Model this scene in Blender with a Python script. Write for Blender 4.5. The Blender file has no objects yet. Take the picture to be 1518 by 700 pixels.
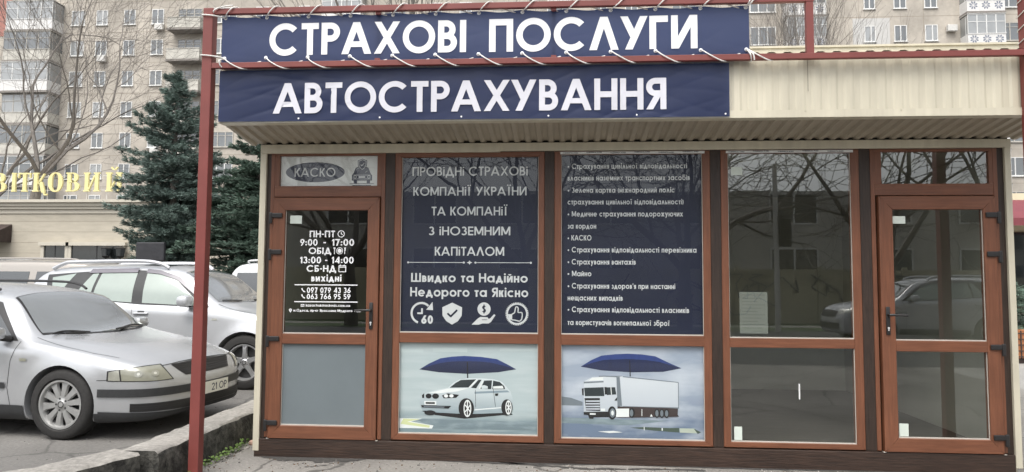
import bpy, bmesh, math, random
import numpy as np
from mathutils import Vector, Matrix, noise as mnoise
from mathutils.bvhtree import BVHTree

SC = bpy.context.scene
COL = SC.collection
R = math.radians

# ------------------------------------------------------------------ camera
cam_d = bpy.data.cameras.new('camera')
cam = bpy.data.objects.new('camera', cam_d)
COL.objects.link(cam)
yaw, pitch, roll = R(4.1258), R(3.6581), R(0.3389)
fx = Vector((math.cos(yaw), math.sin(yaw), 0)); fw = Vector((-math.sin(yaw), math.cos(yaw), 0)); up = Vector((0, 0, 1))
fw2 = fw * math.cos(pitch) + up * math.sin(pitch); up2 = up * math.cos(pitch) - fw * math.sin(pitch)
rx = fx * math.cos(roll) + up2 * math.sin(roll); ru = up2 * math.cos(roll) - fx * math.sin(roll)
cam.matrix_world = Matrix(((rx.x, ru.x, -fw2.x, 2.623), (rx.y, ru.y, -fw2.y, -5.962), (rx.z, ru.z, -fw2.z, 1.496), (0, 0, 0, 1)))
cam_d.sensor_width = 36.0
cam_d.lens = 1050.0 / 1518.0 * 36.0
cam_d.clip_start = 0.05
cam_d.clip_end = 1000
SC.camera = cam

# ------------------------------------------------------------------ light
SUN_EL, SUN_AZ = 60, 198          # degrees; azimuth clockwise from +Y
world = bpy.data.worlds.new('World')
SC.world = world
world.use_nodes = True
nt = world.node_tree
bg = nt.nodes['Background']
sky = nt.nodes.new('ShaderNodeTexSky')
sky.sky_type = 'NISHITA'
sky.sun_disc = False
sky.sun_elevation = R(SUN_EL)
sky.sun_rotation = R(SUN_AZ)
sky.dust_density = 4.0
hs = nt.nodes.new('ShaderNodeHueSaturation')      # an overcast sky: the blue is taken out of it
hs.inputs['Saturation'].default_value = 0.22
hs.inputs['Value'].default_value = 1.0
nt.links.new(sky.outputs[0], hs.inputs['Color'])
nt.links.new(hs.outputs[0], bg.inputs['Color'])
bg.inputs['Strength'].default_value = 0.15
sd = bpy.data.lights.new('sun', 'SUN')
sd.energy = 0.95
sd.angle = R(40)
sd.color = (1.0, 0.965, 0.91)
sun = bpy.data.objects.new('sun', sd)
COL.objects.link(sun)
sdir = Vector((math.sin(R(SUN_AZ)) * math.cos(R(SUN_EL)), math.cos(R(SUN_AZ)) * math.cos(R(SUN_EL)), math.sin(R(SUN_EL))))
sun.rotation_euler = sdir.to_track_quat('Z', 'Y').to_euler()
SC.view_settings.view_transform = 'Standard'
SC.view_settings.look = 'None'
SC.view_settings.exposure = 1.0
SC.view_settings.gamma = 1.0
SC.view_settings.use_curve_mapping = False
SC.cycles.use_denoising = True
SC.cycles.max_bounces = 8
SC.cycles.transparent_max_bounces = 16

# ------------------------------------------------------------------ materials
def mat(name, col, rough=0.6, var=0.12, scale=6.0, bump=0.0, bscale=None, metal=0.0, spec=0.5, coat=0.0, stretch=(1, 1, 1), detail=6.0, var2=0.0, scale2=0.6):
    m = bpy.data.materials.new(name)
    m.use_nodes = True
    t = m.node_tree
    b = t.nodes['Principled BSDF']
    b.inputs['Roughness'].default_value = rough
    b.inputs['Metallic'].default_value = metal
    b.inputs['Specular IOR Level'].default_value = spec
    b.inputs['Coat Weight'].default_value = coat
    b.inputs['Coat Roughness'].default_value = 0.06
    tc = t.nodes.new('ShaderNodeTexCoord')
    mp = t.nodes.new('ShaderNodeMapping')
    mp.inputs['Scale'].default_value = stretch
    t.links.new(tc.outputs['Object'], mp.inputs['Vector'])
    n = t.nodes.new('ShaderNodeTexNoise')
    n.inputs['Scale'].default_value = scale
    n.inputs['Detail'].default_value = detail
    n.inputs['Roughness'].default_value = 0.62
    t.links.new(mp.outputs[0], n.inputs['Vector'])
    r = t.nodes.new('ShaderNodeValToRGB')
    r.color_ramp.elements[0].position = 0.3
    r.color_ramp.elements[1].position = 0.7
    r.color_ramp.elements[0].color = tuple(max(0, c * (1 - var)) for c in col) + (1,)
    r.color_ramp.elements[1].color = tuple(min(1, c * (1 + var)) for c in col) + (1,)
    t.links.new(n.outputs['Fac'], r.inputs['Fac'])
    out = r.outputs['Color']
    if var2 > 0:
        n2 = t.nodes.new('ShaderNodeTexNoise')
        n2.inputs['Scale'].default_value = scale2
        n2.inputs['Detail'].default_value = 5
        t.links.new(tc.outputs['Object'], n2.inputs['Vector'])
        r2 = t.nodes.new('ShaderNodeMapRange')
        r2.inputs['From Min'].default_value = 0.32; r2.inputs['From Max'].default_value = 0.68
        r2.inputs['To Min'].default_value = 1 - var2; r2.inputs['To Max'].default_value = 1 + var2 * 0.6
        t.links.new(n2.outputs['Fac'], r2.inputs['Value'])
        mx = t.nodes.new('ShaderNodeMix'); mx.data_type = 'RGBA'; mx.blend_type = 'MULTIPLY'
        mx.inputs[0].default_value = 1.0
        t.links.new(out, mx.inputs[6]); t.links.new(r2.outputs[0], mx.inputs[7])
        out = mx.outputs[2]
    t.links.new(out, b.inputs['Base Color'])
    if bump > 0:
        bp = t.nodes.new('ShaderNodeBump')
        bp.inputs['Strength'].default_value = bump
        bp.inputs['Distance'].default_value = 0.02
        if bscale:
            n3 = t.nodes.new('ShaderNodeTexNoise'); n3.inputs['Scale'].default_value = bscale; n3.inputs['Detail'].default_value = 4
            t.links.new(mp.outputs[0], n3.inputs['Vector'])
            t.links.new(n3.outputs['Fac'], bp.inputs['Height'])
        else:
            t.links.new(n.outputs['Fac'], bp.inputs['Height'])
        t.links.new(bp.outputs[0], b.inputs['Normal'])
    return m

def glass_mat(name, tint=(0.95, 0.965, 0.955), gain=0.095, rough=0.0):
    m = bpy.data.materials.new(name)
    m.use_nodes = True
    t = m.node_tree
    t.nodes.remove(t.nodes['Principled BSDF'])
    o = t.nodes['Material Output']
    tr = t.nodes.new('ShaderNodeBsdfTransparent'); tr.inputs['Color'].default_value = tint + (1,)
    gl = t.nodes.new('ShaderNodeBsdfGlossy'); gl.inputs['Roughness'].default_value = rough; gl.inputs['Color'].default_value = (.95, .97, .96, 1)
    # plain Schlick reflectance from |N.I|: the same from inside and outside
    ge = t.nodes.new('ShaderNodeNewGeometry')
    dt = t.nodes.new('ShaderNodeVectorMath'); dt.operation = 'DOT_PRODUCT'
    t.links.new(ge.outputs['Normal'], dt.inputs[0]); t.links.new(ge.outputs['Incoming'], dt.inputs[1])
    ab = t.nodes.new('ShaderNodeMath'); ab.operation = 'ABSOLUTE'; t.links.new(dt.outputs['Value'], ab.inputs[0])
    om = t.nodes.new('ShaderNodeMath'); om.operation = 'SUBTRACT'; om.inputs[0].default_value = 1.0; t.links.new(ab.outputs[0], om.inputs[1])
    pw = t.nodes.new('ShaderNodeMath'); pw.operation = 'POWER'; pw.inputs[1].default_value = 5.0; t.links.new(om.outputs[0], pw.inputs[0])
    mu = t.nodes.new('ShaderNodeMath'); mu.operation = 'MULTIPLY_ADD'; mu.inputs[1].default_value = 1 - gain; mu.inputs[2].default_value = gain; mu.use_clamp = True
    t.links.new(pw.outputs[0], mu.inputs[0])
    mx = t.nodes.new('ShaderNodeMixShader')
    nz = t.nodes.new('ShaderNodeTexNoise'); nz.inputs['Scale'].default_value = 1.3; nz.inputs['Detail'].default_value = 1
    bp = t.nodes.new('ShaderNodeBump'); bp.inputs['Strength'].default_value = 0.03; bp.inputs['Distance'].default_value = 0.02
    tc = t.nodes.new('ShaderNodeTexCoord')
    t.links.new(tc.outputs['Object'], nz.inputs['Vector']); t.links.new(nz.outputs['Fac'], bp.inputs['Height']); t.links.new(bp.outputs[0], gl.inputs['Normal'])
    t.links.new(mu.outputs[0], mx.inputs[0])
    t.links.new(tr.outputs[0], mx.inputs[1]); t.links.new(gl.outputs[0], mx.inputs[2])
    t.links.new(mx.outputs[0], o.inputs['Surface'])
    return m

def ground_mat(name, col, crack=0.0, patch=0.25, wet=None):
    m = mat(name, col, rough=0.85, var=0.22, scale=38, bump=0.35, var2=patch, scale2=0.55, detail=8)
    if crack > 0:
        t = m.node_tree
        b = t.nodes['Principled BSDF']
        src = b.inputs['Base Color'].links[0].from_socket
        tc = t.nodes.new('ShaderNodeTexCoord')
        n = t.nodes.new('ShaderNodeTexNoise'); n.inputs['Scale'].default_value = 2.2; n.inputs['Detail'].default_value = 6
        t.links.new(tc.outputs['Object'], n.inputs['Vector'])
        ad = t.nodes.new('ShaderNodeMix'); ad.data_type = 'VECTOR'; ad.inputs[0].default_value = 0.22
        t.links.new(tc.outputs['Object'], ad.inputs[4]); t.links.new(n.outputs['Color'], ad.inputs[5])
        v = t.nodes.new('ShaderNodeTexVoronoi'); v.feature = 'DISTANCE_TO_EDGE'; v.inputs['Scale'].default_value = 0.8
        t.links.new(ad.outputs[1], v.inputs['Vector'])
        mr = t.nodes.new('ShaderNodeMapRange'); mr.inputs['From Min'].default_value = 0.004; mr.inputs['From Max'].default_value = 0.012
        mr.inputs['To Min'].default_value = 1 - crack; mr.inputs['To Max'].default_value = 1.0
        t.links.new(v.outputs['Distance'], mr.inputs['Value'])
        mx = t.nodes.new('ShaderNodeMix'); mx.data_type = 'RGBA'; mx.blend_type = 'MULTIPLY'; mx.inputs[0].default_value = 1.0
        t.links.new(src, mx.inputs[6]); t.links.new(mr.outputs[0], mx.inputs[7])
        t.links.new(mx.outputs[2], b.inputs['Base Color'])
    return m

M = {}
M['asphalt'] = ground_mat('asphalt', (0.21, 0.198, 0.18), crack=0.55, patch=0.3)
M['parking'] = ground_mat('parking asphalt', (0.17, 0.163, 0.152), crack=0.35, patch=0.35)
M['road'] = ground_mat('road asphalt', (0.07, 0.07, 0.07), patch=0.3)
M['grass'] = mat('grass', (0.05, 0.085, 0.025), 0.9, 0.5, 14, 0.5)
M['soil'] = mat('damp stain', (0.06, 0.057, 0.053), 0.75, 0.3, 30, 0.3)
M['kerb'] = mat('kerb concrete', (0.29, 0.275, 0.25), 0.9, 0.3, 24, 0.5, var2=0.25, scale2=2.2)
M['moss'] = mat('mossy kerb face', (0.055, 0.053, 0.046), 0.95, 0.85, 22, 0.9, var2=0.7, scale2=7)
M['kerb_yellow'] = mat('old yellow paint on kerb', (0.36, 0.29, 0.16), 0.9, 0.35, 22, 0.6, var2=0.3, scale2=4)
M['weed'] = mat('weeds', (0.09, 0.15, 0.03), 0.7, 0.4, 20)
M['stone'] = mat('rubble', (0.3, 0.28, 0.26), 0.9, 0.3, 20, 0.5)
M['pinkstone'] = mat('brick rubble', (0.42, 0.28, 0.22), 0.9, 0.3, 20, 0.5)
M['cream'] = mat('cream sheet metal', (0.56, 0.52, 0.41), 0.42, 0.10, 2.2, var2=0.10, scale2=1.1, stretch=(5, 5, .5))
M['cream_soffit'] = mat('grey beige soffit sheet', (.36, .315, .245), .55, .06, 3, var2=.08, scale2=1.5)  # soffit tone, set darker than the cream sheet
M['wood_v'] = mat('red brown wood foil, upright grain', (0.162, 0.062, 0.032), 0.42, 0.22, 9, 0.08, stretch=(9, 9, 0.5), var2=0.12, scale2=3)
M['wood_h'] = mat('red brown wood foil, level grain', (0.162, 0.062, 0.032), 0.42, 0.22, 9, 0.08, stretch=(0.5, 9, 9), var2=0.12, scale2=3)
M['dark_v'] = mat('dark oak panel, upright grain', (0.032, 0.019, 0.013), 0.5, 0.45, 10, 0.25, stretch=(9, 9, 0.6), var2=0.2, scale2=2)
M['dark_h'] = mat('dark oak panel, level grain', (0.036, 0.02, 0.0135), 0.5, 0.5, 10, 0.25, stretch=(0.6, 9, 9), var2=0.2, scale2=2)
M['gap'] = mat('black batten and shade filler', (0.012, 0.012, 0.012), 0.7, 0.2)
M['black'] = mat('black plastic', (0.018, 0.017, 0.017), 0.42, 0.2, 12)
M['bead'] = mat('grey glazing bead', (0.5, 0.47, 0.42), 0.5, 0.06)
M['frost'] = mat('frosted panel', (0.15, 0.178, 0.19), 0.38, 0.07, 2, var2=0.06)
M['glass'] = glass_mat('window glass', gain=.042)
M['glass_clear'] = glass_mat('clear double glazing', (.90, .95, .90), gain=.15)
M['rail_red'] = mat('red oxide painted steel', (0.185, 0.043, 0.036), 0.5, 0.1, 5, 0.05, var2=0.1, scale2=2)
M['navy_vinyl'] = mat('navy banner vinyl', (0.024, 0.036, 0.098), 0.42, 0.08, 3, 0.35, bscale=1.6, var2=0.12, scale2=1.2)
def translucent(m, amt, gain):
    t = m.node_tree; b = t.nodes['Principled BSDF']; o = t.nodes['Material Output']
    tl_ = t.nodes.new('ShaderNodeBsdfTranslucent'); mx = t.nodes.new('ShaderNodeMixShader'); mx.inputs[0].default_value = amt
    tl_.inputs['Color'].default_value = gain + (1,)
    t.links.new(b.outputs[0], mx.inputs[1]); t.links.new(tl_.outputs[0], mx.inputs[2]); t.links.new(mx.outputs[0], o.inputs['Surface'])
translucent(M['navy_vinyl'], .35, (.11, .15, .33))
M['navy_film'] = mat('navy window film', (0.0065, 0.0105, 0.033), 0.5, 0.12, 3)
M['white_film'] = mat('white film', (0.72, 0.73, 0.72), 0.5, 0.04, 3, var2=0.05)
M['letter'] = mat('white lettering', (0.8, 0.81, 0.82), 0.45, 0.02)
M['letter_dim'] = mat('greyish white lettering', (0.60, 0.60, 0.65), 0.45, 0.04, 6, var2=.08, scale2=2)  # greyer than the lettering of the upper banner
M['letter2'] = mat('pale lettering', (0.62, 0.63, 0.64), 0.5, 0.03)
M['ink'] = mat('dark print', (0.04, 0.045, 0.075), 0.5, 0.1)
M['rope'] = mat('white cord', (0.72, 0.71, 0.68), 0.7, 0.1, 60)
M['eyelet'] = mat('eyelet metal', (0.75, 0.76, 0.76), 0.35, 0.05, metal=0.4)
M['sticker'] = mat('pale label', (0.58, 0.64, 0.58), 0.5, 0.05)
M['floor_lam'] = mat('dark laminate floor', (0.05, 0.043, 0.036), 0.35, 0.5, 6, stretch=(0.6, 5, 1))
M['inner'] = mat('inside panel', (0.46, 0.44, 0.39), 0.7, 0.06, 2)
M['grey_line'] = mat('grey thin lines', (.13, .13, .13), .7, .1)
M['joint0'] = mat('dark sheet joint', (.2, .18, .14), .7, .1)
M['bark0'] = mat('leaf crumbs', (.10, .06, .03), .9, .4, 12)
M['paving'] = mat('grey paving slabs', (0.3, 0.29, 0.27), 0.85, 0.15, 20, 0.2, var2=0.15)
# ------------------------------------------------------------------ helpers
class MB:
    """collects shapes in world coordinates; build() links them as ONE mesh object"""
    def __init__(s): s.v = []; s.f = []; s.m = []
    def add(s, vs, fs, mi=0):
        o = len(s.v)
        s.v += [tuple(map(float, p)) for p in vs]
        s.f += [tuple(i + o for i in f) for f in fs]
        s.m += [mi] * len(fs)
        return s
    def box(s, x0, x1, y0, y1, z0, z1, mi=0, bev=0.0):
        if bev > 0:
            b = min(bev, (x1 - x0) * .45, (y1 - y0) * .45, (z1 - z0) * .45)
            bm = bmesh.new()
            bmesh.ops.create_cube(bm, size=1.0)
            for v in bm.verts:
                v.co = Vector(((x0 + x1) / 2 + v.co.x * (x1 - x0), (y0 + y1) / 2 + v.co.y * (y1 - y0), (z0 + z1) / 2 + v.co.z * (z1 - z0)))
            bmesh.ops.bevel(bm, geom=bm.edges[:], offset=b, segments=2, affect='EDGES', profile=0.5)
            bm.verts.index_update()
            s.add([v.co for v in bm.verts], [[v.index for v in f.verts] for f in bm.faces], mi)
            bm.free()
            return s
        v = [(x0, y0, z0), (x1, y0, z0), (x1, y1, z0), (x0, y1, z0), (x0, y0, z1), (x1, y0, z1), (x1, y1, z1), (x0, y1, z1)]
        f = [(0, 3, 2, 1), (4, 5, 6, 7), (0, 1, 5, 4), (1, 2, 6, 5), (2, 3, 7, 6), (3, 0, 4, 7)]
        return s.add(v, f, mi)
    def tube(s, pts, r, n=8, mi=0, cap=True):
        pts = [Vector(p) for p in pts]
        k = len(pts)
        rr = r if isinstance(r, (list, tuple)) else [r] * k
        vs = []; up0 = None
        for i, p in enumerate(pts):
            d = (pts[min(i + 1, k - 1)] - pts[max(i - 1, 0)])
            if d.length < 1e-9: d = Vector((0, 0, 1))
            d.normalize()
            if up0 is None:
                a = Vector((0, 0, 1)) if abs(d.z) < 0.9 else Vector((1, 0, 0))
                up0 = d.cross(a).normalized()
            else:
                up0 = (up0 - d * up0.dot(d))
                if up0.length < 1e-6: up0 = d.orthogonal()
                up0.normalize()
            w = d.cross(up0)
            for j in range(n):
                a = 2 * math.pi * j / n
                vs.append(p + (up0 * math.cos(a) + w * math.sin(a)) * rr[i])
        fs = [(i * n + j, i * n + (j + 1) % n, (i + 1) * n + (j + 1) % n, (i + 1) * n + j) for i in range(k - 1) for j in range(n)]
        if cap:
            fs += [tuple(range(n))[::-1], tuple((k - 1) * n + j for j in range(n))]
        return s.add(vs, fs, mi)
    def prism(s, poly, y0, y1, mi=0):
        """polygon in (x, z) extruded from y0 (front) to y1"""
        n = len(poly)
        vs = [(p[0], y0, p[1]) for p in poly] + [(p[0], y1, p[1]) for p in poly]
        fs = [tuple(range(n)), tuple(range(2 * n - 1, n - 1, -1))] + [(i, i + n, (i + 1) % n + n, (i + 1) % n) for i in range(n)]
        return s.add(vs, fs, mi)
    def poly(s, poly, y, mi=0):
        return s.add([(p[0], y, p[1]) for p in poly], [tuple(range(len(poly)))], mi)
    def lathe(s, prof, n=32, mi=0, axis='y', at=(0, 0, 0)):
        vs = []
        for (r, h) in prof:
            for j in range(n):
                a = 2 * math.pi * j / n
                c, q = r * math.cos(a), r * math.sin(a)
                vs.append((at[0] + c, at[1] + h, at[2] + q) if axis == 'y' else (at[0] + c, at[1] + q, at[2] + h))
        fs = [(i * n + j, i * n + (j + 1) % n, (i + 1) * n + (j + 1) % n, (i + 1) * n + j) for i in range(len(prof) - 1) for j in range(n)]
        return s.add(vs, fs, mi)
    def build(s, name, mats, parent=None, smooth=False, angle=35, local=False):
        me = bpy.data.meshes.new(name)
        off = Vector((0, 0, 0))
        if parent is not None and not local:
            q = parent
            while q.parent is not None: q = q.parent
            off = q.location
        me.from_pydata([(v[0] - off.x, v[1] - off.y, v[2] - off.z) for v in s.v], [], s.f)
        for m_ in (mats if isinstance(mats, (list, tuple)) else [mats]): me.materials.append(m_)
        me.polygons.foreach_set('material_index', s.m)
        if smooth:
            me.polygons.foreach_set('use_smooth', [True] * len(me.polygons))
            me.set_sharp_from_angle(angle=R(angle))
        me.update()
        o = bpy.data.objects.new(name, me)
        COL.objects.link(o)
        if parent is not None: o.parent = parent
        return o

def tag(o, label=None, cat=None, group=None, kind=None):
    if label: o['label'] = label
    if cat: o['category'] = cat
    if group: o['group'] = group
    if kind: o['kind'] = kind
    return o

def empty(name, loc, label=None, cat=None, group=None, rz=0.0):
    o = bpy.data.objects.new(name, None)
    o.empty_display_size = 0.2
    COL.objects.link(o)
    o.location = loc
    o.rotation_euler = (0, 0, rz)
    return tag(o, label, cat, group)

def copy_tree(o, parent=None):
    c = o.copy()
    COL.objects.link(c)
    if parent is not None: c.parent = parent
    for ch in list(o.children): copy_tree(ch, c)
    return c

def pchip(tab):
    tab = sorted(tab)
    x = np.array([a for a, _ in tab], float); y = np.array([b for _, b in tab], float)
    h = np.diff(x); d = np.diff(y) / h
    m = np.zeros_like(y)
    m[0], m[-1] = d[0], d[-1]
    for i in range(1, len(x) - 1):
        if d[i - 1] * d[i] > 0:
            w1, w2 = 2 * h[i] + h[i - 1], h[i] + 2 * h[i - 1]
            m[i] = (w1 + w2) / (w1 / d[i - 1] + w2 / d[i])
    def f(q):
        q = min(max(q, x[0]), x[-1])
        i = min(max(int(np.searchsorted(x, q)) - 1, 0), len(x) - 2)
        t = (q - x[i]) / h[i]
        return float((2 * t**3 - 3 * t**2 + 1) * y[i] + (t**3 - 2 * t**2 + t) * h[i] * m[i] + (-2 * t**3 + 3 * t**2) * y[i + 1] + (t**3 - t**2) * h[i] * m[i + 1])
    return f
# ------------------------------------------------------------------ lettering: a geometric stroke alphabet, cut from flat film
class Glyph:
    def __init__(s, w): s.w = w; s.st = []
    def quad(s, a, b, c, d): s.st.append([(a, b, c, d)])
    def V(s, x, y0=0, y1=1, w=None): w = w or s.w; s.quad((x, y0), (x + w, y0), (x + w, y1), (x, y1))
    def H(s, y, x0, x1, w=None): w = w or s.w; s.quad((x0, y), (x1, y), (x1, y + w), (x0, y + w))
    def D(s, xb, xt, y0, y1, hw): s.quad((xb, y0), (xb + hw, y0), (xt + hw, y1), (xt, y1))
    def O(s, cx, cy, rx_, ry_, a0=0, a1=360, w=None, n=40):
        w = w or s.w
        k = max(6, int(n * abs(a1 - a0) / 360)); q = []
        for i in range(k):
            a, b = R(a0 + (a1 - a0) * i / k), R(a0 + (a1 - a0) * (i + 1) / k)
            q.append(((cx + rx_ * math.cos(a), cy + ry_ * math.sin(a)), (cx + rx_ * math.cos(b), cy + ry_ * math.sin(b)),
                      (cx + (rx_ - w) * math.cos(b), cy + (ry_ - w) * math.sin(b)), (cx + (rx_ - w) * math.cos(a), cy + (ry_ - w) * math.sin(a))))
        s.st.append(q)
    def dot(s, cx, cy, r): s.O(cx, cy, r, r, 0, 360, w=r * 0.999, n=14)
    def bowl(s, y0, y1, xr, mirror=None):
        r = (y1 - y0) / 2
        r2 = min(r, xr - s.w * .5)
        f = (lambda x: x) if mirror is None else (lambda x: mirror - x)
        X0, X1 = sorted((f(s.w * .5), f(xr - r2)))
        s.H(y0, X0, X1); s.H(y1 - s.w, X0, X1)
        if mirror is None: s.O(xr - r2, (y0 + y1) / 2, r2, r, -90, 90)
        else: s.O(f(xr - r2), (y0 + y1) / 2, r2, r, 90, 270)

def capform(g, c, H):
    """upper-case construction at height H; returns the advance"""
    w = g.w; k = H ** 0.85; hw = w * 1.14
    if c == 'А':
        W = .96 * k; a = (W - hw) / 2
        g.D(0, a, 0, H, hw); g.D(W - hw, a, 0, H, hw); t = .22 * H / H
        g.H(.22 * H, hw * .5 + .22 * a, W - hw * .5 - .22 * a, w * .9); return W
    if c == 'Л':
        W = .86 * k; a = (W - hw) / 2; g.D(0, a, 0, H, hw); g.D(W - hw, a, 0, H, hw); return W
    if c == 'Д':
        W = .92 * k; a = (W - hw) / 2
        g.D(.1 * k, a, w * .5, H, hw); g.D(W - .1 * k - hw, a, w * .5, H, hw)
        g.H(0, 0, W); g.V(0, -.2 * H, w * .5); g.V(W - w, -.2 * H, w * .5); return W
    if c == 'Б':
        W = .6 * k; g.V(0, 0, H); g.H(H - w, w * .5, W * .9); g.bowl(0, .58 * H, W); return W
    if c == 'В':
        W = .6 * k; g.V(0, 0, H); g.bowl(.5 * H - w * .45, H, W * .92); g.bowl(0, .5 * H + w * .55, W); return W
    if c == 'Г':
        W = .54 * k; g.V(0, 0, H); g.H(H - w, w * .5, W); return W
    if c == 'Е':
        W = .54 * k; g.V(0, 0, H)
        for y in (0, (H - w) / 2, H - w): g.H(y, w * .5, W)
        return W
    if c == 'Ж':
        W = .98 * k; g.V((W - w) / 2, 0, H)
        g.D(0, W * .3, 0, H * .52, hw); g.D(W * .3, 0, H * .48, H, hw); g.D(W - hw, W * .7 - hw, 0, H * .52, hw); g.D(W * .7 - hw, W - hw, H * .48, H, hw); return W
    if c == 'З':
        W = .58 * k; g.O(W * .47, H * .5 + (H * .5 + w * .5) / 2 - w * .5 + w * .02, W * .45, (H * .5 + w * .5) / 2, -90, 150); g.O(W * .47, (H * .5 + w * .5) / 2, W * .53, (H * .5 + w * .5) / 2, -150, 90); return W
    if c in 'ИЙ':
        W = .76 * k; g.V(0, 0, H); g.V(W - w, 0, H); g.D(0, W - hw, 0, H, hw)
        if c == 'Й': g.O(W / 2, H * 1.02 + .2, .17, .16, 190, 350, w * .75)
        return W
    if c in 'ІЇ':
        if c == 'Ї':
            W = .42; g.V((W - w) / 2, 0, H); g.dot(w * .55, H + .17, w * .52); g.dot(W - w * .55, H + .17, w * .52); return W
        g.V(0, 0, H); return w
    if c == 'К':
        W = .64 * k; g.V(0, 0, H); g.D(w * .7, W - hw * 1.05, H * .42, H, hw * 1.05); g.D(W - hw * 1.05, w * .9, 0, H * .62, hw * 1.05); return W
    if c == 'М':
        W = .92 * k; g.V(0, 0, H); g.V(W - w, 0, H); a = (W - hw) / 2; g.D(a, 0, H * .12, H, hw); g.D(a, W - hw, H * .12, H, hw); return W
    if c == 'Н':
        W = .72 * k; g.V(0, 0, H); g.V(W - w, 0, H); g.H((H - w) / 2, w * .5, W - w * .5); return W
    if c == 'О':
        W = 1.03 * H; g.O(W / 2, H / 2, W / 2, H * .515); return W
    if c == 'С':
        W = 1.03 * H; g.O(W / 2, H / 2, W / 2, H * .515, 42, 318); return W * .93
    if c == 'П':
        W = .72 * k; g.V(0, 0, H); g.V(W - w, 0, H); g.H(H - w, w * .5, W - w * .5); return W
    if c == 'Р':
        W = .6 * k; g.V(0, 0, H); g.bowl(.4 * H, H, W); return W
    if c == 'Т':
        W = .56 * k; g.H(H - w, 0, W); g.V((W - w) / 2, 0, H - w * .5); return W
    if c == 'У':
        W = .8 * k; xb = .14 * k; xt = W - hw
        g.D(xb, xt, 0, H, hw); q = .36; g.D(xb + (xt - xb) * q, 0, H * q, H, hw); return W
    if c == 'Х':
        W = .82 * k; g.D(0, W - hw, 0, H, hw); g.D(W - hw, 0, 0, H, hw); return W
    if c in 'ЦЩ':
        W = (.72 if c == 'Ц' else 1.0) * k; g.V(0, 0, H); g.V(W - w, 0, H); g.H(0, w * .5, W + w * .6); g.V(W, -.2, w * .5, w * .8)
        if c == 'Щ': g.V((W - w) / 2, 0, H)
        return W + w * .7
    if c == 'Ч':
        W = .64 * k; g.V(W - w, 0, H); g.V(0, H * .55, H); g.O(W * .5, H * .6, W * .5, H * .24, 180, 290); g.H(H * .36, W * .45, W - w * .5); return W
    if c == 'Ш':
        W = 1.0 * k; g.V(0, 0, H); g.V((W - w) / 2, 0, H); g.V(W - w, 0, H); g.H(0, w * .5, W - w * .5); return W
    if c == 'Ь':
        W = .58 * k; g.V(0, 0, H); g.bowl(0, .58 * H, W); return W
    if c == 'Ю':
        W = 1.3 * k; g.V(0, 0, H); g.H((H - w) / 2, w * .5, W - H + w * .5); g.O(W - H / 2, H / 2, H / 2, H * .515); return W
    if c == 'Я':
        W = .62 * k; g.V(W - w, 0, H); g.bowl(.42 * H, H, W, mirror=W); g.D(0, W * .42, 0, H * .46, hw); return W
    return None

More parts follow.
